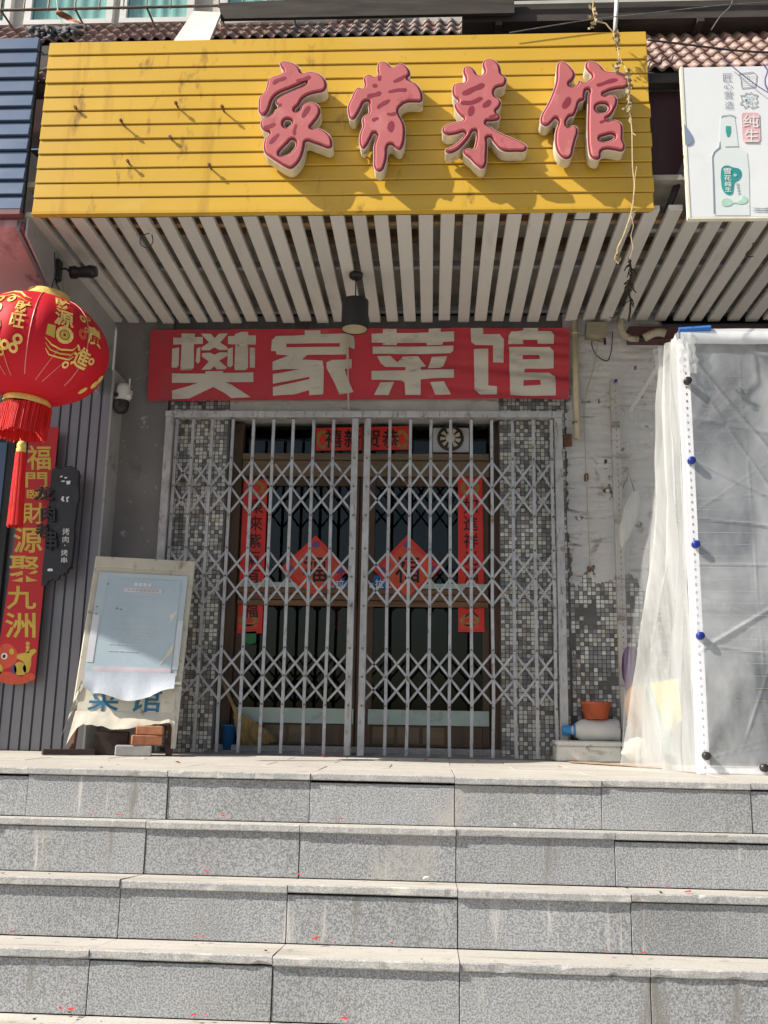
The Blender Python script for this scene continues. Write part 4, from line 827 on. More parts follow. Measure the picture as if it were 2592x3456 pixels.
for lo, lb in ((28, 17), (40, 25), (-18, -12), (-29, -20)):
    mb = MB(); mb.tube([ell(R(lo+(lb-lo)*i/6)-R(8), R(-16-i*6), 1.008) for i in range(7)], .0022, 5); mb.build('gold_line', 'lantern_rib', ln)
def onl(lon0, lon1, la0, la1): return lambda a, b: ell(R(lon0+(lon1-lon0)*a), R(la0+(la1-la0)*b), 1.012)
for ch, a, b, c_, d in (('財', 11, 27, 30, 50), ('源', 12, 28, 8, 29), ('廣', 43, 58, 2, 24), ('進', 33, 50, -26, -4), ('財', -20, -8, 12, 28), ('旺', -20, -9, -4, 11)):
    write(ch, onl(a, b, c_, d), 'gold_lantern', ln, .02)
def lpatch(pts, m, k=1.012, nm='motif'):
    mb = MB(); n_ = len(pts); cx = sum(p[0] for p in pts)/n_; cy = sum(p[1] for p in pts)/n_
    mb.add([ell(R(cx), R(cy), k)]+[ell(R(x), R(y), k) for x, y in pts], [(0, i+1, (i+1) % n_+1) for i in range(n_)]); mb.build(nm, m, ln)
def disc(x, y, r_, n_=10, e=1.3): return [(x+r_*math.cos(t*2*math.pi/n_), y+e*r_*math.sin(t*2*math.pi/n_)) for t in range(n_)]
def lring(x, y, r_, m='gold_lantern', w_=.45):
    n_ = 12; mb = MB(); o_, i_ = disc(x, y, r_, n_), disc(x, y, r_*w_, n_)
    mb.add([ell(R(a), R(b), 1.013) for a, b in o_+i_], [(k, (k+1) % n_, (k+1) % n_+n_, k+n_) for k in range(n_)]); mb.build('motif', m, ln)
def lstroke(pts, wd, m='gold_lantern'):
    mb = MB(); mb.tube([ell(R(a), R(b), 1.008) for a, b in pts], [.0015]+[wd]*(len(pts)-2)+[.0015], 5); mb.build('motif', m, ln)
for k in range(3): lstroke([(8+k, -8-k*5), (14, -13-k*5), (22, -15-k*4), (31, -12-k*5), (34, -7-k*5)], .005, 'gold_lantern' if k % 2 == 0 else 'gold_print')
lring(22, 0, 7, 'gold_lantern', .6); lring(22, 0, 3.5, 'gold_print', .3); lpatch([(8, 6), (14, 7), (15, -6), (8, -5)], 'gold_print', 1.012)
lring(30, -28, 3); lring(52, -14, 3); lring(37, 8, 4.5, 'orange_print', .3); lring(41, 15, 2.5, 'gold_print'); lring(38, 27, 3.5); lring(46, 32, 3, 'gold_print')
lring(-36, -4, 9, 'gold_lantern', .35); lring(-36, 16, 5); lring(-27, 30, 4); lring(-40, 30, 5, 'gold_print')
lstroke([(-44, 40), (-34, 46), (-24, 44), (-16, 36), (-10, 34)], .007); lstroke([(-40, 34), (-30, 38), (-20, 33), (-12, 28)], .005, 'gold_print')
for x_, y_, r_ in ((-38, -24, 4), (-30, -20, 5), (-22, -22, 4), (-15, -24, 4), (-12, -15, 4), (-26, -29, 3)): lring(x_, y_, r_, random.choice(('gold_lantern', 'gold_print')))
for (a, b) in ((78, -30), (72, -42), (80, -22)): lpatch(disc(a, b, 4), 'gold_lantern')
# fringe skirt and tassel
fb = lt((0, 0, -RZ*1.05)); fr_r = RX*.335; zf = g('D', 60, 945, LY).z
def fringe(c, r0, r1, z1, z0, nn, dxl, name, nm='fringe_red'):
    mb = MB()
    for k in range(nn):
        a = 2*math.pi*k/nn+random.uniform(-.02, .02); j = random.uniform(.94, 1.05); zb = z0+random.uniform(0, .02)
        p = [Vector((c[0]+math.sin(a)*r0*j, c[1]-math.cos(a)*r0*j, z1)), Vector((c[0]+dxl*.5+math.sin(a)*(r0+r1)/2*j, c[1]-math.cos(a)*(r0+r1)/2*j, (z1+zb)/2)), Vector((c[0]+dxl+math.sin(a)*r1*j*random.uniform(.97, 1.03), c[1]-math.cos(a)*r1*j, zb))]
        mb.tube(p, .0032, 4, False)
    mb.lathe([(r0*.95, z1), ((r0+r1)*.475, (z1+z0)/2), (r1*.95, z0+.012)], (c[0]+dxl*.4, c[1], 0), 20)
    return mb.build(name, nm, ln)
fringe((fb.x, fb.y), fr_r*.98, fr_r*1.02, fb.z-.02, zf, 150, -.018, 'fringe')
tx = g('D', 47, 960, LY-fr_r); tbm = g('D', 32, 1140, LY-fr_r)
MB().tube([(fb.x-.03, LY-.05, zf+.08), tx], .003, 5).build('tassel_cord', 'fringe_red', ln)
MB().lathe([(.0, .02), (.016, .015), (.024, 0), (.024, -.012), (.022, -.02), (.026, -.028), (.024, -.05)], tx, 16).build('tassel_cap', 'gold_lantern', ln, True)
fringe((tx.x, tx.y), .024, .037, tx.z-.045, tbm.z, 60, tbm.x-tx.x, 'tassel')
# red couplet of the left shop
YK = 1.722
kc = paper('couplet_banner', 'long red couplet banner with gold characters on the left shop wall', 'couplet', 'K', [(250, 95), (462, 98), (272, 2092), (-45, 2085), (-20, 1900)], 'couplet_red', Y=YK, t=.003)
me = kc.children[0].data
for ch, x0, x1, y0, y1 in (('福', 212, 400, 240, 432), ('門', 200, 372, 452, 572), ('臨', 210, 345, 585, 660), ('財', 170, 350, 690, 860), ('源', 105, 335, 880, 1085), ('聚', 68, 315, 1108, 1315), ('九', 52, 285, 1345, 1530), ('洲', 40, 280, 1555, 1755)):
    write(ch, quadmap(*[g('K', x0+a*(x1-x0), y1-b*(y1-y0), YK-.0014) for a, b in ((0, 0), (1, 0), (0, 1), (1, 1))]), 'gold_print', kc, .014)
pr('K', [(-10, 1850), (40, 1800), (110, 1830), (140, 1890), (120, 1950), (60, 1990), (-10, 1990)], 'orange_print', kc, YK-.0008, smooth=True)
pr('K', [(10, 1890), (35, 1872), (58, 1890), (45, 1920), (18, 1918)], 'white_print', kc, YK-.0016, smooth=True); pr('K', [(20, 1895), (36, 1885), (45, 1898), (36, 1912), (22, 1910)], 'ink', kc, YK-.002, smooth=True)
for m_, pts in (('gold_print', [(75, 1850), (95, 1840), (110, 1862), (90, 1885)]), ('gold_print', [(130, 1900), (200, 1870), (285, 1850), (250, 1900), (240, 1980), (210, 2030), (180, 2000), (190, 1950)]), ('gold_print', [(120, 1960), (180, 1950), (195, 2040), (140, 2050)]), ('purple_print', [(85, 1985), (110, 1965), (130, 2000), (120, 2035), (95, 2025)]), ('orange_print', [(-30, 2040), (60, 2020), (150, 2050), (270, 2040), (268, 2080), (-30, 2080)]), ('gold_print', [(-15, 1960), (20, 1990), (10, 2030), (-20, 2040)])): pr('K', pts, m_, kc, YK-.0012, smooth=True)
for y in (1800, 1830, 1860): pr('K', [(205, y-12), (225, y-15), (232, y+6), (208, y+10)], 'gold_print', kc, YK-.0012, smooth=True)
# black driftwood-shaped board
bb = thing('black_board', 'black rough-edged wooden board with white writing in front of the couplet', 'sign', g('K', 460, 1300, 1.69))
YBk = 1.675
pts = [(408, 430), (440, 415), (478, 428), (510, 410), (560, 405), (612, 440), (618, 480), (610, 560), (620, 640), (600, 720), (592, 800), (578, 880), (582, 960), (570, 1060), (560, 1160), (552, 1195), (530, 1215), (525, 1240), (500, 1235), (490, 1262), (468, 1250), (455, 1290), (430, 1300), (415, 1275), (395, 1300), (375, 1290), (360, 1335), (328, 1340), (335, 1200), (350, 1080), (366, 950), (378, 800), (392, 640), (400, 520)]
link('board', outline([xz('K', pts, YBk)], YBk, .03, bevel=.003), bb, 'black_board')
for ch, x0, x1, y0, y1 in (('烤', 492, 545, 890, 945), ('肉', 492, 540, 955, 1005), ('烤', 480, 532, 1060, 1110), ('串', 480, 528, 1120, 1165)): write(ch, quadmap(*[g('K', x0+a*(x1-x0), y1-b*(y1-y0), YBk-.002) for a, b in ((0, 0), (1, 0), (0, 1), (1, 1))]), 'white_print', bb, .0)
write('·', quadmap(*[g('K', 505+a*9, 1032-b*10, YBk-.002) for a, b in ((0, 0), (1, 0), (0, 1), (1, 1))]), 'white_print', bb, .0)
for ptsp in ([(478, 665), (490, 640), (505, 642), (498, 660), (508, 682), (490, 680)], [(520, 648), (545, 640), (540, 655), (530, 660), (538, 682), (524, 686)], [(472, 482), (495, 478), (490, 488), (474, 492)], [(505, 490), (528, 488), (525, 500), (508, 500)], [(480, 520), (505, 515), (512, 525), (485, 528)], [(520, 520), (555, 518), (550, 545), (525, 548)], [(372, 1215), (385, 1208), (412, 1210), (415, 1228), (375, 1230)]): pr('K', ptsp, 'white_print', bb, YBk-.002)
for ch, x0, x1, y0, y1 in (('龙', 265, 420, 560, 672), ('肉', 318, 432, 715, 838), ('老', 280, 380, 850, 965), ('串', 352, 445, 900, 1065)):
    me = bpy.data.meshes.new('t'); v_, f_ = glyphs(ch, .02)
    q_ = quadmap(*[g('K', x0+a*(x1-x0), y1-b*(y1-y0), YBk-.018) for a, b in ((0, 0), (1, 0), (0, 1), (1, 1))]); mb = MB(); fp = [q_(a, b) for a, b in v_]; nn = len(fp)
    mb.add(fp+[p+Vector((0, .012, 0)) for p in fp], f_); 
    ed = {}
    for f in f_:
        for i in range(len(f)): e = tuple(sorted((f[i], f[(i+1) % len(f)]))); ed[e] = ed.get(e, 0)+1
    mb.add(fp+[p+Vector((0, .012, 0)) for p in fp], [(a, b, b+nn, a+nn) for (a, b), c_ in ed.items() if c_ == 1]); mb.build('raised_letter', 'black_metal', bb)
for (x, y) in ((628, 483), (592, 785), (565, 1205)): MB().tube([g('K', x-12, y, YBk+.01), g('K', x+8, y, YBk+.02)], .006, 6).build('peg', 'black_metal', bb)
# security camera
sc = thing('security_camera', 'white security camera with two antennas and a black dome on the left wall', 'camera', g('D', 260, 890, 1.88))
YC = 1.84; cc = g('C3', 760, 1180, YC)
MB().box(cc.x-.055, cc.x+.06, YC-.03, YC+.03, cc.z-.015, cc.z+.022).build('body', 'white_plastic', sc, bevel=.012)
MB().lathe([(.0, .10), (.036, .095), (.044, .07), (.046, .0), (.05, -.02)], (cc.x+.004, YC, cc.z-.01), 20).build('head', 'white_plastic', sc, True)
MB().lathe([(.05, -.018), (.052, -.05), (.045, -.08), (.03, -.10), (0, -.106)], (cc.x, YC-.008, cc.z-.012), 20).build('dome', 'black_metal', sc, True)
MB().box(cc.x-.04, cc.x-.012, YC-.048, YC-.03, cc.z-.01, cc.z+.014).build('lens', 'black_metal', sc)
for fx, tp in ((698, 1075), (808, 1068)): q = g('C3', fx, tp, YC); MB().tube([(q.x, YC, cc.z), (q.x, YC, q.z)], .006, 6).build('antenna', 'white_plastic', sc)
MB().tube([(cc.x-.05, YC, cc.z+.1), (cc.x+.0, YC+.03, cc.z+.115), (cc.x+.05, YC+.03, cc.z+.075)], .004, 6).build('cable', 'cable_pale', sc)
MB().bar((cc.x, YC, cc.z+.06), (cc.x, WY-.03, cc.z+.08), .03, .03).build('bracket', 'white_plastic', sc)
# floodlight under the canopy
fl = thing('spotlight', 'black spotlight on a bracket at the left end of the slats', 'spotlight', g('C3', 450, 400, 1.0))
YF = .95
a = g('C3', 350, 385, YF); MB().box(a.x-.05, a.x+.03, YF-.03, YF+.03, a.z-.075, a.z+.06).build('housing', 'black_metal', fl, bevel=.012)
b0_, b1_ = g('C3', 440, 405, YF), g('C3', 600, 398, YF)
MB().lathe([(.0, 0), (.036, .0), (.038, .03), (.028, .05), (.032, .06), (.038, .12), (.03, (b1_-b0_).length), (0, (b1_-b0_).length)], b0_, 18, b1_-b0_).build('lamp_head', 'black_metal', fl, True)
MB().tube([a, g('C3', 410, 380, YF), b0_], .006, 6).build('arm', 'black_metal', fl); MB().tube([a-Vector((0, 0, .07)), g('C3', 372, 520, YF)], .004, 6).build('cable', 'cable', fl)
MB().bar(a+Vector((-.03, 0, .05)), (a.x-.05, YF+.05, 2.85), .02, .02).build('bracket', 'black_metal', fl)

# ================================================================== MENU BOARD, left of the gate
mbd = thing('menu_board', 'leaning light-blue menu board in a cream frame with torn cloth at its foot', 'signboard', (-.06, 1.42, 0))
ya = R(16); ux = Vector((math.cos(ya), math.sin(ya), 0)); nv = Vector((math.sin(ya), -math.cos(ya), 0))
bl0 = gz('D', 147, 1625, 0.0); br0 = gz('D', 384, 1628, 0.0)
mid0 = Vector((-.055, 1.40, 0)); uw = (Vector((0, 0, 1))-nv*.20+ux*.055).normalized(); nn_ = ux.cross(uw); nn_ = nn_ if nn_.dot(nv) > 0 else -nn_
HW = .298; BH = 1.19
def BP(u, w_, n=0.): return mid0+ux*u+uw*w_+nn_*n
def bbox(u0, u1, w0, w1, n0, n1, name, m, par, bevel=0):
    return MB().hexa([BP(u0, w0, n1), BP(u1, w0, n1), BP(u1, w0, n0), BP(u0, w0, n0), BP(u0, w1, n1), BP(u1, w1, n1), BP(u1, w1, n0), BP(u0, w1, n0)]).build(name, m, par, bevel=bevel)
bbox(-HW, HW, .26, BH, -.07, 0, 'case', 'board_frame', mbd, .006)
bbox(-HW+.004, HW-.004, BH-.07, BH-.002, -.001, .008, 'top_rail', 'board_frame', mbd, .003)
for s_ in (-1, 1): MB().bar(BP(s_*(HW-.03), .0, -.03), BP(s_*(HW-.03), .30, -.03), .03, .03).build('leg', 'rusty_leg', mbd)
MB().bar(BP(HW-.02, .02, -.30)-Vector((0, 0, BP(HW-.02, .02, -.30).z-.01)), BP(HW-.03, .8, -.07), .025, .025).build('rear_strut', 'rusty_leg', mbd)
MB().bar(mid0+ux*-.40+Vector((0, -.05, .018)), mid0+ux*-.15+Vector((0, .02, .018)), .06, .03).build('foot', 'dark_wood', mbd)
def sheet(u0, u1, w0, w1, n, amp, name, m, nu=30, nw=30, cut=None):
    def f(u, v):
        uu = u0+(u1-u0)*u; ww = w0+(w1-w0)*v
        if cut: ww = cut(u, v, ww)
        return BP(uu, ww, n+amp*nz(uu*7, ww*5, n*50))
    return MB().grid(f, nu, nw).build(name, m, mbd, True)
sheet(-.262, .262, .46, 1.085, .0105, .0012, 'blue_sheet', 'board_sheet')
sheet(-.205, .225, .50, 1.05, .0135, .0012, 'poster', 'board_poster')
sheet(-.262, -.222, .53, .82, .0132, .0004, 'white_strip', 'board_white', 3, 10); sheet(.232, .265, .50, .80, .0132, .0004, 'white_strip', 'board_white', 3, 10)
def wr(u0, u1, w0, w1, m, n=.0162, name='print'): return MB().hexa([BP(u0, w0, n), BP(u1, w0, n), BP(u1, w0, n-.001), BP(u0, w0, n-.001), BP(u0, w1, n), BP(u1, w1, n), BP(u1, w1, n-.001), BP(u0, w1, n-.001)]).build(name, m, mbd)
wr(-.105, .12, .965, .992, 'pink_pill', .0155, 'title_pill')
for i, ch in enumerate(range(4)): wr(-.05+i*.027, -.03+i*.027, 1.005, 1.026, 'white_print', .0162, 'faded_line')
for i in range(8): wr(-.085+i*.024, -.069+i*.024, .973, .984, 'sign_grey', .0166, 'faded_line')
for i, (a, b) in enumerate(((-.17, .08), (-.16, .13), (-.15, -.02), (-.13, .03), (-.15, .15), (-.16, .1), (-.15, .09), (-.15, .06), (-.15, .02))):
    w_ = .925-i*.041; u = a
    while u < b:
        l_ = random.uniform(.01, .03); wr(u, min(b, u+l_), w_-.004*u/.2, w_+.006, 'board_white', .0162, 'faded_line'); u += l_+random.uniform(.004, .012)
for (u, w_) in ((-.13, .86), (-.105, .855), (-.245, .865), (-.243, .82), (-.2, 1.01)): MB().lathe([(.004, 0), (.003, .003)], BP(u, w_, .0155), 6, nn_, True).build('tack', 'ink', mbd)
for pts in ([(.18, .83), (.225, .86), (.21, .83), (.195, .79), (.165, .765), (.19, .79)], [(.20, .62), (.225, .66), (.22, .60), (.17, .54), (.15, .52)]): mb = MB(); mb.add([BP(u, w_, .0158) for u, w_ in pts], [tuple(range(len(pts)))]); mb.build('peeling', 'sign_edge', mbd)
bbox(-.21, .225, .475, .505, .0135, .0162, 'caption_strip', 'pink_pill', mbd)
# curled shiny film over the lower part
def curl(u, v):
    uu = -.255+.51*u; lo = .315+.02*math.sin(u*9)+(.05*(u-.75)/.25 if u > .75 else 0)+(.06*(.12-u)/.12 if u < .12 else 0)
    ww = .475+(lo-.475)*v; return BP(uu, ww, .022+.05*v*v+.006*nz(uu*14, ww*3, 4)*v)
MB().grid(curl, 40, 14).build('curled_film', 'shiny_film', mbd, True)
# cloth with the old blue lettering, hanging below the case
sheet(-.27, .268, .235, .40, .012, .004, 'lettered_cloth', 'old_cloth')
for ch, u0, u1 in (('菜', -.215, -.045), ('馆', .02, .19)): write(ch, lambda a, b: BP(u0+(u1-u0)*a, .245+.155*b, .0172), 'teal_print', mbd, .012)
def skirt(u, v):
    uu = -.275+.55*u; lo = .135+.05*abs(u-.45)*2-(.13*max(0, .1-u)/.1)-(.12*max(0, u-.93)/.07)+.012*nz(u*12, 0, 0)
    ww = .245+(lo-.245)*v; return BP(uu+.02*v*(1 if u > .9 else -1 if u < .1 else 0), ww, .016+.035*v*(1-v*.3)+.012*nz(uu*9, ww*12, 2))
MB().grid(skirt, 50, 14).build('torn_cloth', 'old_cloth', mbd, True)
def rag(u, v): 
    return BP(-.27-.07*v+.03*u*(1-v), .42-.36*v, .01+.02*nz(u*4, v*6, 1))
MB().grid(rag, 6, 16).build('rag', 'old_cloth', mbd, True)
MB().grid(lambda u, v: BP(.255+.045*u*(1-.4*v)+.02*v, .40-.36*v, .012+.015*nz(u*4, v*7, 3)), 6, 16).build('rag', 'old_cloth', mbd, True)
# bricks and blocks under the board
def block(name, label, cat, c, sz, rz, m, grp=None):
    t = tag(MB().box(-sz[0]/2, sz[0]/2, -sz[1]/2, sz[1]/2, 0, sz[2]).build(name, m, bevel=.006), label, cat, grp); t.location = c; t.rotation_euler = (0, 0, rz); return t
pb = gz('D2', 1110, 1540, 0)
block('concrete_block', 'grey concrete block on the landing under the menu board', 'block', (.02, 1.40, .001), (.20, .10, .058), ya, 'block_grey')
block('brick', 'red brick lying on the grey block under the menu board', 'brick', (.085, 1.42, .060), (.17, .10, .056), ya+.05, 'brick_red')
bk2 = block('brick', 'upper red brick wedged under the torn cloth of the menu board', 'brick', (.10, 1.43, .117), (.15, .10, .05), ya-.1, 'brick_red')
block('wooden_box', 'dark wooden box in the shade under the menu board', 'box', (-.14, 1.50, .001), (.19, .14, .13), ya, 'dark_wood')

# ================================================================== RIGHT OF THE GATE: foam box, bottle, pot, cardboard
fx = thing('foam_box', 'dirty white foam box on the landing right of the gate', 'box', (2.66, 1.85, 0))
FYf = 1.80; a = g('D8', 65, 1390, FYf); b = g('D8', 560, 1385, FYf); ztp = g('D8', 300, 1232, FYf).z
MB().box(a.x, b.x, FYf, FYf+.2, .001, ztp-.03).build('tub', 'foam', fx, bevel=.01); MB().box(a.x-.006, b.x+.006, FYf-.006, FYf+.206, ztp-.029, ztp).build('lid', 'foam', fx, bevel=.008)
bo = thing('plastic_bottle', 'white plastic jug with a blue cap lying on the foam box', 'bottle', (2.64, 1.88, ztp))
by = FYf+.09; pL, pR = g('D8', 108, 1160, by), g('D8', 535, 1150, by); br_ = .066; zc = ztp+br_
L_ = pR.x-pL.x
MB().lathe([(0, 0), (br_*.9, 0), (br_, .01), (br_*1.0, L_*.5), (br_*.98, L_*.55), (br_, L_*.6), (br_*.93, L_*.68), (br_*.6, L_*.78), (.024, L_*.84), (.024, L_*.9)], (pR.x, by, zc), 28, (-1, 0, -.02)).build('body', 'bottle_white', bo, True)
MB().lathe([(.03, L_*.86), (.031, L_*.97), (.026, L_*1.0), (0, L_*1.0)], (pR.x, by, zc), 20, (-1, 0, -.02)).build('cap', 'bottle_blue', bo, True)
MB().lathe([(br_*.62, L_*.775), (br_*.5, L_*.82)], (pR.x, by, zc), 20, (-1, 0, -.02)).build('collar', 'bottle_blue', bo, True)
po = thing('flower_pot', 'orange-brown plastic flower pot with dry stalks standing on the jug', 'flower pot', (2.7, by, zc+br_))
pa, pb_ = g('D8', 240, 940, by), g('D8', 480, 940, by); pz0 = zc+br_-.004; pz1 = g('D8', 360, 935, by).z; pr_ = (pb_.x-pa.x)/2; pc = ((pa.x+pb_.x)/2, by, 0)
MB().lathe([(0, pz0), (pr_*.72, pz0), (pr_*.92, pz1-.018), (pr_, pz1-.016), (pr_*1.02, pz1), (pr_*.93, pz1), (pr_*.88, pz1-.02)], pc, 28).build('pot', 'terracotta', po, True)
MB().lathe([(0, pz1-.018), (pr_*.89, pz1-.018)], pc, 20).build('soil', 'soil', po)
for (x0, y0, x1, y1) in ((330, 930, 160, 480), (255, 940, 165, 740)): MB().tube([g('D8', x0, y0, by), g('D8', (x0+x1)/2-8, (y0+y1)/2, by+.03), g('D8', x1, y1, by+.08)], [.0035, .003, .002], 5).build('stalk', 'twig', po)
cbd = thing('cardboard_sheet', 'flattened curved cardboard sheet on the landing in front of the foam box', 'cardboard', (2.8, 1.3, 0))
ca, cb_ = gz('D8', 190, 1390, .01), gz('D8', 900, 1440, .01)
ends = [gz('D8', 240, 1385, .004), gz('D8', 700, 1455, .004), gz('D8', 890, 1455, .004), gz('D8', 880, 1405, .03), gz('D8', 560, 1375, .004)]
def cbf(u, v): x = 2.50+u*.46; y = 1.74-.80*u*.75+(v-.5)*.26; return (x, y, .004+.03*max(0, u-.6)*2*v+.006*abs(nz(u*5, v*3, 1)))
MB().grid(cbf, 20, 8).build('sheet', 'cardboard', cbd, True)

# ================================================================== WALL FITTINGS on the right
dp = thing('drain_pipe', 'cream plastic drain pipe running down from the slats right of the banner', 'pipe', (2.62, 1.97, 2))
x0p = g('Q', 145, 60, 1.97); x1p = g('Q', 178, 1480, 1.97)
MB().tube([(x0p.x, 1.97, 2.86), (x1p.x, 1.97, x1p.z)], .021, 14).build('pipe', 'cream_pipe', dp, True)
for yy in (185, 600, 1290): q = g('Q', 150, yy, 1.97); MB().lathe([(.0225, 0), (.0225, .012)], (q.x+(.0 if yy < 1000 else .006), 1.97, q.z), 14).build('clamp', 'rivet_steel' if yy == 1290 else 'cream_pipe', dp, True)
jb = thing('junction_box', 'brown metal junction box under the slats right of the drain pipe', 'box', g('Q', 410, 200, 1.97))
pts = [(300, 40), (545, 40), (520, 225), (295, 190)]; link('case', outline([xz('Q', pts, 1.95)], 1.93, .09, bevel=.004), jb, 'junction')
MB().tube([g('Q', 520, 230, 1.94), g('Q', 522, 305, 1.94)], .008, 8).build('cable_gland', 'black_metal', jb)
def wire(name, label, fr_, pts, Y, r_, m, cat='cable'):
    t = MB(); P = [g(fr_, x, y, Y if not isinstance(Y, (list, tuple)) else Y[i]) for i, (x, y) in enumerate(pts)]
    Q = []
    for i in range(len(P)-1):
        p0, p1, p2, p3 = P[max(0, i-1)], P[i], P[i+1], P[min(len(P)-1, i+2)]
        for k in range(5):
            t_ = k/5; Q.append(.5*((2*p1)+(p2-p0)*t_+(2*p0-5*p1+4*p2-p3)*t_*t_+(3*p1-p0-3*p2+p3)*t_**3))
    Q.append(P[-1]); t.tube(Q, r_, 6); return tag(t.build(name, m, None, True), label, cat)
wire('cable', 'dark looped cable hanging below the junction box', 'Q', [(360, 260), (365, 340), (430, 450), (545, 510), (590, 430), (610, 300), (615, 150)], 1.99, .0035, 'cable')
wire('cable', 'thin pale cable running down from the junction box across the pipe', 'Q', [(440, 250), (400, 480), (370, 640), (300, 860), (270, 980), (110, 1105)], 1.985, .003, 'cable_pale')
wire('cable', 'pale hanging string down the white painted wall', 'Q', [(265, 1000), (262, 1300), (275, 1600), (285, 1900)], 1.995, .0022, 'cable_pale')
wire('cable', 'orange cord with a plug on the white wall beside the gate', 'D7', [(290, 560), (295, 800), (310, 1100), (315, 1270)], 1.99, .0028, 'cable_pale')
ho = thing('corrugated_hose', 'cream corrugated hose curving out of the slats above the tent', 'hose', g('Q', 800, 230, 1.95))
MB().tube([g('Q', 715, -20, 1.95), g('Q', 722, 90, 1.94), g('Q', 760, 190, 1.93), g('Q', 850, 235, 1.93), g('Q', 940, 235, 1.93)], [.024, .024, .022, .02, .02], 12).build('pipe', 'hose', ho, True)
hp = [g('Q', 1010+i*14, 225-70*math.sin(i/19*2.2), 1.90-.03*i/19) for i in range(20)]
MB().tube(hp, [.029 if i % 2 else .024 for i in range(20)], 12).build('bellows', 'hose', ho, True)
MB().lathe([(.016, 0), (.022, .01), (.022, .03), (.016, .04)], g('Q', 950, 235, 1.93), 12, (1, 0, 0)).build('coupling', 'black_metal', ho, True)
for lab, fr_, x, y, wd, hh in (('rusty wall bracket on the white wall beside the gate top', 'D7', 145, 300, .03, .04), ('small rusty socket on the white wall with the orange cord', 'D7', 290, 580, .012, .025), ('small brown cord plug near the tile edge', 'D7', 312, 1275, .012, .02)):
    q = g(fr_, x, y, 2.0); tag(MB().box(q.x-wd, q.x+wd, 1.995, 2.045, q.z-hh, q.z+hh).build('wall_fitting', 'rust', bevel=.006), lab, 'fitting')

# ================================================================== PLASTIC TENT
te = thing('plastic_tent', 'clear plastic film tent on white perforated posts at the right', 'tent', (3.5, .7, 0))
TX, TY, TZ = 2.972, .673, 2.235
me = MB().box(-.0035, .0035, -.001, 0, -.006, .006).mesh('slot'); me.materials.append(MATS['post_hole'])
def post(x, y, z1, name='post', m='post_white'):
    p = MB(); p.box(x, x+.05, y-.002, y, .0, z1); p.box(x-.002, x, y-.002, y+.04, 0, z1); o = p.build(name, m, te)
    for k in range(int(z1/.038)): s_ = inst('slot', me, (x+.028, y-.0025, .03+k*.038), o)
post(TX, TY, TZ); post(2.85, 1.93, 2.43, m='old_white_paint'); post(4.9, TY, TZ)  # back post's duller white puts its dimming behind the film into the colour
MB().box(TX, 4.95, TY-.002, TY, TZ-.04, TZ).build('top_rail', 'post_white', te); MB().box(TX-.002, TX, TY, 1.95, TZ-.04, TZ).build('top_rail', 'post_white', te)
MB().box(TX, 4.95, TY-.003, TY+.03, .002, .03).build('bottom_rail', 'post_white', te)
def folds(a, b):
    d = 0
    for (x0, z0, x1, z1, wd, am) in FO:
        dx_, dz_ = x1-x0, z1-z0; l2 = dx_*dx_+dz_*dz_; t = ((a-x0)*dx_+(b-z0)*dz_)/l2
        dist = abs((a-x0)*dz_-(b-z0)*dx_)/math.sqrt(l2); tt = max(0, min(1, t)); fall = math.exp(-((t-tt)/.15)**2)
        d += .6*am*math.exp(-(dist/(wd*.5))**2)*fall
    return d
FO = [(.05, 2.1, .62, 1.3, .018, .022), (.08, 1.95, .6, 1.05, .012, -.012), (.06, 1.52, .7, 1.18, .012, .014), (.06, 1.23, .7, 1.16, .010, .016), (.05, 1.0, .7, 1.0, .008, .010), (.1, .62, .7, .98, .016, .018), (.06, .6, .62, .52, .01, .01), (.25, .25, .45, .75, .009, .014), (.45, .1, .62, .75, .03, .015), (.3, 2.15, .9, 1.9, .02, .02), (.3, 1.85, .32, .4, .005, .006), (.5, 2.1, .52, 1.5, .005, .008), (.1, 1.75, .55, 1.65, .02, .01)]
rf_ = random.Random(5)
for zc_ in (2.13, 1.75, 1.30, .80, .10):                      # tension creases fanning out from the clips
    for q in range(3):
        an = R(rf_.uniform(-40, 35)); l_ = rf_.uniform(.2, .6); FO.append((.06, zc_+rf_.uniform(-.03, .03), .06+l_*math.cos(an), zc_+l_*math.sin(an), rf_.uniform(.003, .006), rf_.uniform(.003, .006)))
MB().grid(lambda u, v: (TX+.01+u*1.9, TY-.006-abs(folds(u*1.9, v*TZ))*.8-.016*nz(u*5, v*4, 3)-.005*nz(u*16, v*8, 3)-.0022*abs(nz(u*34+v*12, v*22, 6)), .01+v*(TZ-.01)), 280, 300).build('front_film', 'film_front', te, True)
def sidef(u, v):
    z = .005+v*(2.42-.185*u)*.985; x = 2.853+(TX-2.853)*u; y = 1.93+(TY-1.93)*u
    fl_ = .16*(1-v)**2.2*math.sin(math.pi*min(1, u*1.0))**1.2
    return (x-fl_-.012*nz(u*5, v*6, 8)-.02*abs(nz(u*9+v*2, v*1.2, 4))*(u > .3), y, z)
MB().grid(sidef, 60, 70).build('side_film', 'film_side', te, True)
def drape(u, v):
    z = .004+v*(TZ-.03); wd = .20+.62*(1-v)**2.4
    y = TY+.004+u*wd; fl_ = .02+.13*u*(1-v)**1.3+.03*u
    return (TX-.005-fl_*u-.028*abs(math.sin(u*11+v*2.5+nz(u*3, v*3, 1)*2))*(.3+u)-.01*nz(u*8, v*9, 2), y, z+.02*u*(v-.5))
MB().grid(drape, 50, 80).build('draped_film', 'film_drape', te, True)
MB().grid(lambda u, v: (TX+.005+u*1.9, TY-.02-.012*math.sin(v*3), TZ+.008-.085*v-.01*nz(u*8, v, 2)), 60, 6).build('top_band', 'film_band', te, True)
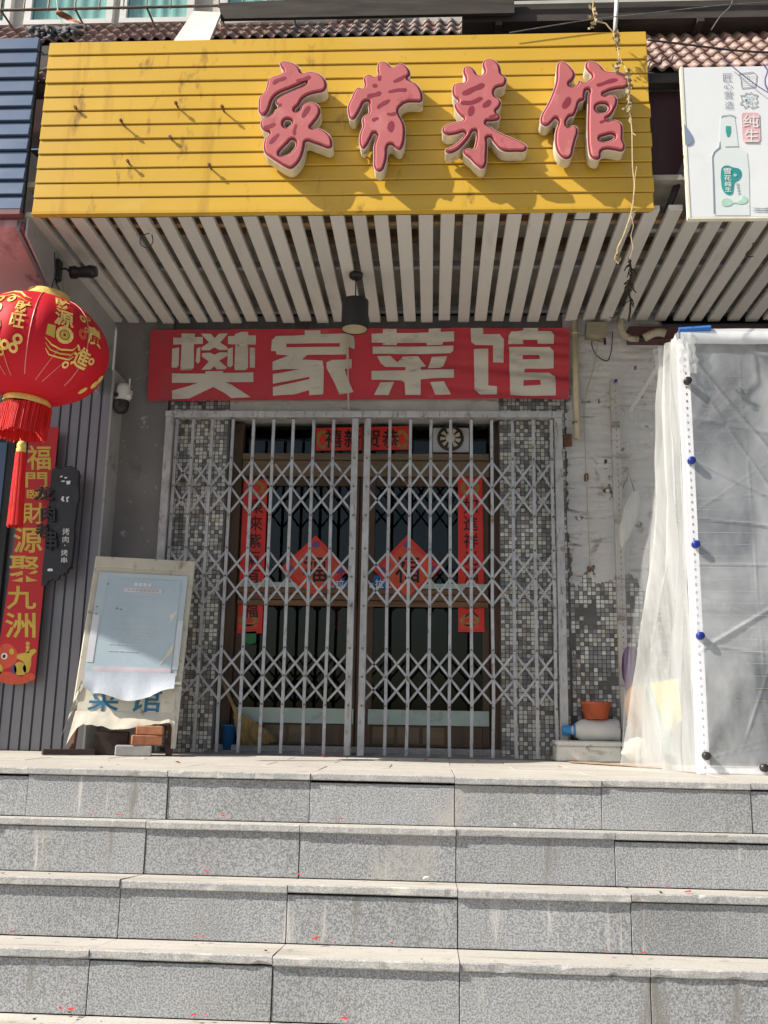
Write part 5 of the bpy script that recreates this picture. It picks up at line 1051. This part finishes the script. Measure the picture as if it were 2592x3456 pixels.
MB().grid(lambda u, v: (TX-.02+u*.10+.02*nz(u*5, v*5, 2), TY-.03-.02*abs(nz(u*9, v*4, 1)), TZ-.02-.22*v), 14, 20).build('corner_bunch', 'film_drape', te, True)
MB().tube([(TX-.0, TY-.02, TZ+.0), (TX+.16, TY-.028, TZ+.008)], .016, 8).build('tape', 'tape_blue', te)
for yy, m_ in ((325, 'clip_black'), (697, 'clip_blue'), (1088, 'clip_blue'), (1515, 'clip_blue'), (2075, 'clip_black')):
    z = g('F', 2200+(165+yy*.035)*.7232, 1050+yy*.7232, TY-.03).z
    MB().lathe([(.019, 0), (.019, .03), (.012, .034), (.0, .034)], (TX+.03, TY-.012, z), 16, (0, -1, 0)).build('clip', m_, te, True)
MB().lathe([(.019, 0), (.019, .03), (.0, .03)], (g('D8', 1635, 1478, TY-.03).x, TY-.012, .035), 16, (0, -1, 0)).build('clip', 'clip_black', te, True)
for x_, y_, m_ in ((650, 775, 'clip_blue'), (893, 610, 'clip_blue'), (1158, 425, 'clip_black'), (525, 1770, 'clip_black')):
    q = g('Q', x_, y_, 1.93); MB().box(q.x-.008, q.x+.008, 1.90, 1.925, q.z-.012, q.z+.012).build('wall_clip', m_, te, bevel=.003)
# things inside the tent
ba = thing('plastic_bag', 'white plastic bag hanging inside the tent beside the wall', 'bag', g('D7', 590, 1100, 1.75))
def bagf(u, v):
    c = g('D7', 665-110*v+70*v*v*0, 690+420*v, 1.75); r_ = .052*math.sin(math.pi*min(1, .12+v*.86))**.8*(1+.15*nz(u*4, v*5, 1)); an = u*2*math.pi
    return (c.x+r_*math.cos(an), c.y+r_*.6*math.sin(an), c.z)
MB().grid(bagf, 18, 20).build('bag', 'bag_film', ba, True); MB().tube([g('D7', 655, 695, 1.75), g('D7', 640, 650, 1.76), g('D7', 610, 550, 1.78), g('D7', 565, 660, 1.76)], .004, 6).build('hook', 'twig', ba)
def lump(name, label, cat, fr_, cx, cy, w_, h_, Y, m, sd_):
    c = g(fr_, cx, cy, Y); rx = (g(fr_, cx+w_/2, cy, Y)-c).x; rz = g(fr_, cx, cy-h_/2, Y).z-c.z; mb = MB()
    mb.grid(lambda u, v: (c.x+rx*math.sin(math.pi*v)**.6*math.cos(u*6.2832)*(1+.30*nz(math.cos(u*6.28)*2, v*4, sd_)+.12*nz(u*14, v*9, sd_)), c.y+rx*.8*math.sin(math.pi*v)**.6*math.sin(u*6.2832), c.z-rz*math.cos(math.pi*v)+.02*nz(u*3, v*5, sd_)), 24, 18)
    o = mb.build(name, m, None, True); return tag(o, label, cat)
lump('bag', 'dark purple bag inside the tent by the wall', 'bag', 'D8', 625, 700, 130, 340, 1.72, 'purple_bag', 1)
lump('sack', 'brown sack standing inside the tent below the purple bag', 'sack', 'D8', 675, 1000, 190, 420, 1.62, 'brown_sack', 2)
lump('bag', 'small bright yellow bag low inside the tent', 'bag', 'D8', 920, 1085, 100, 140, 1.2, 'yellow_bag', 3)
o = thing('yellow_poster', 'pale yellow sheet leaning inside the tent behind the draped film', 'sheet', g('D8', 900, 1300, 1.3)); link('sheet', outline([xz('D8', [(770, 790), (980, 760), (1010, 1080), (880, 1130)], 1.3)], 1.3, .004), o, 'yellow_bag')
o = thing('folded_sheet', 'greenish folded sheet leaning behind the pale yellow sheet in the tent', 'sheet', g('D8', 850, 1200, 1.35)); link('sheet', outline([xz('D8', [(740, 800), (800, 790), (960, 1340), (890, 1330)], 1.35)], 1.35, .004), o, 'teal_bag')
lump('box', 'grey lumpy bundle on the floor inside the tent by the sack', 'bundle', 'D8', 660, 1290, 200, 160, 1.6, 'old_cloth', 5)

# ================================================================== UPPER CLUTTER: cage, planks, board, rope, vines, cables
cg = thing('window_cage', 'rusty steel window cage rails in front of the upper windows', 'window cage', (1.2, .95, 4.4))
YCg = .95
rail = [g('T1', -60, 68, YCg), g('T1', 830, 40, YCg), g('F', 1000, 17, YCg), g('F', 1800, -6, YCg)]
zr = rail[1].z
MB().tube([(-1.5, YCg, zr), (4.6, YCg, zr)], .0085, 8).build('rail', 'cage_steel', cg)
for fx in (-20, 5, 135, 270, 420, 555, 690, 820, 955, 1090, 1225, 1360, 1500, 1640, 1780, 1920, 2060, 2200):
    q = g('T1', fx, 40, YCg); MB().tube([(q.x, YCg, zr-.012), (q.x, YCg, 5.4)], .0055, 6).build('upright', 'cage_steel', cg)
for fa, fb_ in ((5, 70), (420, 475), (820, 870), (1230, 1258), (1640, 1655)):
    a = g('T1', fa, 55, YCg); b = g('T1', fb_, 155, 1.44); MB().tube([(a.x, YCg, zr), (b.x, 1.44, b.z)], .007, 6).build('brace', 'cage_steel', cg)
dk = thing('dark_plank', 'long dark plank hung along the window cage', 'plank', g('T1', 1600, 80, .93))
pa = g('T1', 1240, 45, .93); pb2 = g('F', 1735, 0, .93); za = g('T1', 1400, 108, .93).z
MB().hexa([(pa.x, .92, za), (pb2.x, .92, za+.0), (pb2.x, .945, za), (pa.x, .945, za), (pa.x-.01, .92, zr-.006), (pb2.x, .92, zr+.05), (pb2.x, .945, zr+.05), (pa.x-.01, .945, zr-.006)]).build('board', 'dark_plank', dk)
wp = thing('white_pipe_rail', 'white pipe lying below the upper window sill', 'pipe', g('F', 1000, 70, 1.4)); MB().tube([g('T1', 1255, 122, 1.42), g('F', 1135, 68, 1.42)], .028, 12).build('pipe', 'window_white', wp, True)
db = thing('dark_balcony', 'dark balcony underside above the right end of the yellow sign', 'balcony', (3, .9, 4.5))
q = g('F', 1560, 80, 1.0); zb_ = g('F', 1850, 78, 1.0).z; MB().box(q.x, 4.9, .98, 1.48, zb_, zb_+.12).build('slab', 'dark_plank', db)
for k in range(4): MB().box(q.x+.2+k*.6, q.x+.24+k*.6, .97, 1.46, zb_-.03, zb_-.001).build('joist', 'dark_plank', db)
pbd = thing('pale_board', 'pale cream board leaning on the roof above the yellow sign', 'board', g('T1', 1080, 230, .62))
MB().hexa([p+Vector(d) for p, d in [(g('T1', 965, 238, .60), (0, 0, 0)), (g('T1', 1170, 232, .60), (0, 0, 0)), (g('T1', 1170, 232, .60), (0, .02, 0)), (g('T1', 965, 238, .60), (0, .02, 0)), (g('T1', 1085, 62, .93), (0, 0, 0)), (g('T1', 1238, 68, .93), (0, 0, 0)), (g('T1', 1238, 68, .93), (0, .02, 0)), (g('T1', 1085, 62, .93), (0, .02, 0))]]).build('board', 'pale_board', pbd)
rp_ = thing('rope_heap', 'heap of grey rope on the roof at the left above the signs', 'rope', g('T1', 300, 230, .8))
for k in range(26):
    x0_ = random.uniform(150, 430); y0_ = random.uniform(150, 200); P = [g('T1', x0_+random.uniform(-70, 70)*t/3+t*8, y0_-20*math.sin(t*1.2)+random.uniform(-16, 22)+t*6, 1.30-random.uniform(0, .10)) for t in range(5)]
    mb = MB(); mb.tube([P[0].lerp(P[1], i/4) if i < 4 else P[1].lerp(P[2], (i-4)/4) if i < 8 else P[2].lerp(P[3], (i-8)/4) for i in range(12)], .013, 7); mb.build('strand', 'rope_grey', rp_, True)
MB().grid(lambda u, v: g('T1', 150+290*u, 225-85*math.sin(math.pi*min(1, .1+.85*u))*v, 1.22+.10*v+.02*nz(u*6, v*5, 1)), 16, 8).build('heap', 'rope_grey', rp_, True)
oc = thing('orange_cloth', 'twisted orange cloth tied to the window cage at the left', 'cloth', g('T1', 400, 110, .93))
MB().grid(lambda u, v: g('T1', 315+140*u, 68+62*u+(v-.5)*(26+12*math.sin(u*5))+6*nz(u*5, v*3, 1), .93-.02*math.sin(u*7+v*3)), 16, 5).build('cloth', 'orange_cloth', oc, True)
wire('cord', 'green cord hanging from the window cage at the left', 'T1', [(318, -20), (325, 60), (330, 100), (365, 140)], .94, .005, 'curtain_teal', 'cord')
vp = thing('white_standpipe', 'white upright pipe behind the right end of the yellow sign', 'pipe', g('V', 255, 200, .6)); MB().tube([g('V', 268, -60, .62), g('V', 252, 215, .56)], .011, 8).build('pipe', 'window_white', vp, True)
wire('cable', 'thin grey cable slanting above the yellow sign top', 'T2', [(750, 115), (1030, 70), (1300, 40), (1480, 20), (1700, 5)], [.47, .47, .47, .47, .47], .003, 'rope_grey')
wire('cable', 'black cable sagging across the roof tiles at the right', 'T2', [(1235, 140), (1400, 160), (1550, 178), (1700, 186)], .5, .006, 'cable')
wire('cable', 'thin wire hanging over the corner of the white advertising sign', 'E8', [(940, -20), (1060, 85), (1200, 200), (1400, 350), (1560, 450)], .42, .0025, 'purple_print')
wire('cable', 'blue curved wire at the right edge of the advertising sign', 'E8', [(1480, 60), (1540, 150), (1510, 260), (1515, 340), (1560, 430)], .42, .004, 'purple_print')
wire('cable', 'grey wire arching over the roof tiles at the right', 'T2', [(1460, 105), (1490, 60), (1525, 25), (1535, 0)], .7, .004, 'rope_grey')
# dry vine hanging over the sign
vn = thing('dry_vine', 'dry brown creeper hanging down over the right end of the yellow sign', 'vine', g('V', 265, 1790, .40))
VY = .375
def vine(pts, r0, r1, m, Y=VY):
    P = [g('V', x, y, Y+random.uniform(-.01, .01)) for x, y in pts]; n_ = len(P); MB().tube(P, [r0+(r1-r0)*i/(n_-1) for i in range(n_)], 5).build('stem', m, vn)
vine([(110, -20), (100, 60), (120, 140), (190, 160), (240, 220), (265, 300), (280, 380), (270, 440)], .004, .003, 'dry_vine')
vine([(335, 500), (350, 600), (345, 700), (360, 800), (368, 900), (392, 918)], .004, .0025, 'dry_vine')
vine([(280, 380), (310, 440), (340, 500)], .003, .003, 'dry_vine')
vine([(368, 900), (370, 1080), (372, 1140), (385, 1260), (375, 1380), (355, 1470), (310, 1600), (270, 1680), (265, 1740)], .0025, .0045, 'dry_vine')
vine([(400, 1130), (390, 1190), (385, 1260)], .002, .002, 'dry_vine'); vine([(360, 1450), (400, 1425)], .002, .0015, 'dry_vine'); vine([(262, 1720), (250, 1760), (275, 1790), (285, 1755), (262, 1740)], .004, .003, 'dry_vine')
vine([(360, 1450), (378, 1530), (360, 1600), (375, 1680), (350, 1760)], .002, .0018, 'dry_vine', .5)
lfm = MB().add([(-.5, 0, 0), (-.1, -.1, .32), (.5, .05, .1), (0, .12, -.35)], [(0, 1, 2), (0, 2, 3)]).mesh('leaf'); lfm.materials.append(MATS['dry_leaf'])
for (cx, cy, sx, sy, n_) in ((108, 110, 22, 70, 30), (262, 260, 22, 60, 30), (265, 450, 18, 40, 18), (345, 540, 18, 60, 24), (345, 720, 20, 80, 34), (275, 1755, 12, 22, 10)):
    for k in range(n_):
        q = g('V', random.gauss(cx, sx*.6), random.gauss(cy, sy*.6), VY+random.uniform(-.03, .03)); s_ = random.uniform(.015, .035); inst('leaf', lfm, q, vn, (random.uniform(0, 6), random.uniform(0, 6), random.uniform(0, 6)), (s_, s_, s_))
dv = thing('dead_creeper', 'dark dead creeper twigs dangling below the slats right of the vine', 'vine', g('V', 350, 2100, .9))
for k in range(1):
    P = [g('V', x, y, .9) for x, y in ((350, 1750), (365, 1850), (340, 1960), (360, 2040), (355, 2110), (345, 2180))]; MB().tube(P, .006, 5).build('stem', 'dark_vine', dv)
for k in range(22):
    t = random.random(); x, y = 352+random.uniform(-12, 12), 1770+t*330; q = g('V', x, y, .9); e = g('V', x+random.choice((-1, 1))*random.uniform(15, 42), y+random.uniform(-10, 50), .9+random.uniform(-.05, .05)); m2_ = q.lerp(e, .5)+Vector((0, 0, .01)); MB().tube([q, m2_, e], .0035, 4).build('twig', 'dark_vine', dv)
MB().tube([g('V', x, y, .9) for x, y in ((320, 1950), (318, 2040), (285, 2090), (270, 2130), (235, 2160), (215, 2150))], .003, 5).build('twig', 'dark_vine', dv)
for lab, fr_, pts in (('small wire loop hanging from the left slats', 'C3', [(930, 160), (880, 180), (875, 230), (920, 252), (950, 215), (945, 170)]), ('bent wire loop hanging from the slats at the far right', 'C5', [(1545, 130), (1565, 200), (1560, 250), (1525, 285), (1530, 305), (1570, 305)]), ('loose wires hanging under the right end of the yellow sign', 'C5', [(300, 40), (360, 60), (430, 75), (560, 75), (640, 50), (700, 35)])):
    wire('wire', lab, fr_, pts, .62 if fr_ == 'C3' or pts[0][0] < 1000 else .9, .0028, 'cable', 'wire')

# ================================================================== LITTER on the steps
SCR = []
for m_ in ('red_scrap', 'red_scrap', 'dark_scrap', 'pale_scrap'):
    me = MB().add([(-.5, -.3, .02), (.1, -.5, .12), (.5, .1, .03), (.1, .5, .2), (-.4, .3, .06)], [(0, 1, 2), (0, 2, 3), (0, 3, 4)]).mesh('paper_scrap'); me.materials.append(MATS[m_]); SCR.append(me)
STN = ('on the landing', 'on the topmost step below the landing', 'on the second step below the landing', 'on the third step below the landing', 'on the lowest step in view')
def scrap(p, kind, s_, k):
    o = inst('paper_scrap', SCR[kind], p, None, (random.uniform(-.2, .2), random.uniform(-.2, .2), random.uniform(0, 6)), (s_, s_*random.uniform(.5, 1), s_))
    tag(o, ('small red firecracker paper scrap ', '', 'tiny dark speck of litter ', 'tiny pale crumb of litter ')[0 if kind < 2 else kind]+STN[k], 'litter', ('red paper scraps ', 'red paper scraps ', 'dark litter specks ', 'pale litter crumbs ')[kind]+STN[k])
FR.update({'E1': (0, 2500, .60277), 'E2': (800, 2500, .60277), 'E3': (1592, 2500, .60277)})
for fr_, k, x, y, kind, s_ in (('E1', 0, 995, 122, 0, .030), ('E1', 1, 515, 416, 0, .025), ('E1', 1, 672, 416, 0, .03), ('E1', 1, 1243, 420, 0, .03), ('E1', 2, 1153, 728, 0, .026), ('E1', 3, 68, 1073, 0, .028), ('E1', 3, 1090, 1098, 0, .018), ('E1', 3, 1135, 1096, 0, .02), ('E1', 3, 1098, 1145, 0, .012), ('E1', 4, 340, 1500, 0, .024), ('E1', 4, 397, 1503, 0, .024), ('E1', 4, 1092, 1525, 0, .022), ('E1', 4, 1150, 1535, 0, .02),
        ('E2', 0, 490, 90, 0, .05), ('E2', 0, 570, 86, 0, .04), ('E2', 0, 1060, 108, 0, .045), ('E2', 0, 1350, 115, 0, .03), ('E2', 1, 585, 436, 0, .02), ('E2', 3, 447, 1108, 0, .034), ('E2', 4, 600, 1558, 0, .028), ('E2', 3, 870, 1135, 0, .02), ('E2', 2, 345, 748, 0, .018), ('E3', 0, 495, 146, 0, .03), ('E3', 0, 780, 143, 0, .022), ('E3', 2, 1210, 848, 0, .036), ('E3', 3, 760, 1180, 0, .022), ('E3', 3, 965, 1188, 0, .02), ('E3', 2, 1010, 812, 0, .016), ('E3', 2, 1105, 815, 0, .016), ('E3', 2, 865, 826, 2, .02), ('E3', 2, 1060, 850, 2, .022),
        ('E1', 0, 568, 150, 2, .018), ('E1', 0, 660, 134, 2, .014), ('E1', 4, 385, 1522, 2, .024), ('E1', 4, 195, 1558, 2, .016), ('E1', 2, 15, 742, 2, .018), ('E1', 2, 278, 745, 2, .012), ('E1', 3, 1490, 1175, 2, .014), ('E1', 1, 950, 430, 2, .014), ('E2', 3, 160, 1176, 2, .014), ('E2', 3, 1035, 1232, 2, .012), ('E2', 2, 1487, 784, 2, .014), ('E1', 0, 810, 100, 3, .035), ('E3', 1, 1515, 508, 3, .02), ('E2', 1, 1550, 468, 3, .02), ('E2', 2, 680, 754, 3, .018), ('E2', 2, 1060, 768, 3, .03)):
    p = gz(fr_, x, y, -k*RI+.003)
    lim = (-k+1)*TR-.015 if k else 1.93
    if p.y > lim-.0: p.y = lim-random.uniform(.01, .03)
    if p.y < -k*TR+.005: p.y = -k*TR+.01
    scrap(p, kind, s_, k)
for i in range(40):
    k = random.choice((0, 0, 0, 1, 2, 3, 4)); x = random.uniform(-.6, 3.6); y = random.uniform(.05, 1.85) if k == 0 else -k*TR+TR*random.uniform(.3, .95)**.5-.02
    scrap(Vector((x, y, -k*RI+.003)), random.choice((0, 0, 2, 2, 3)), random.uniform(.006, .014), k)
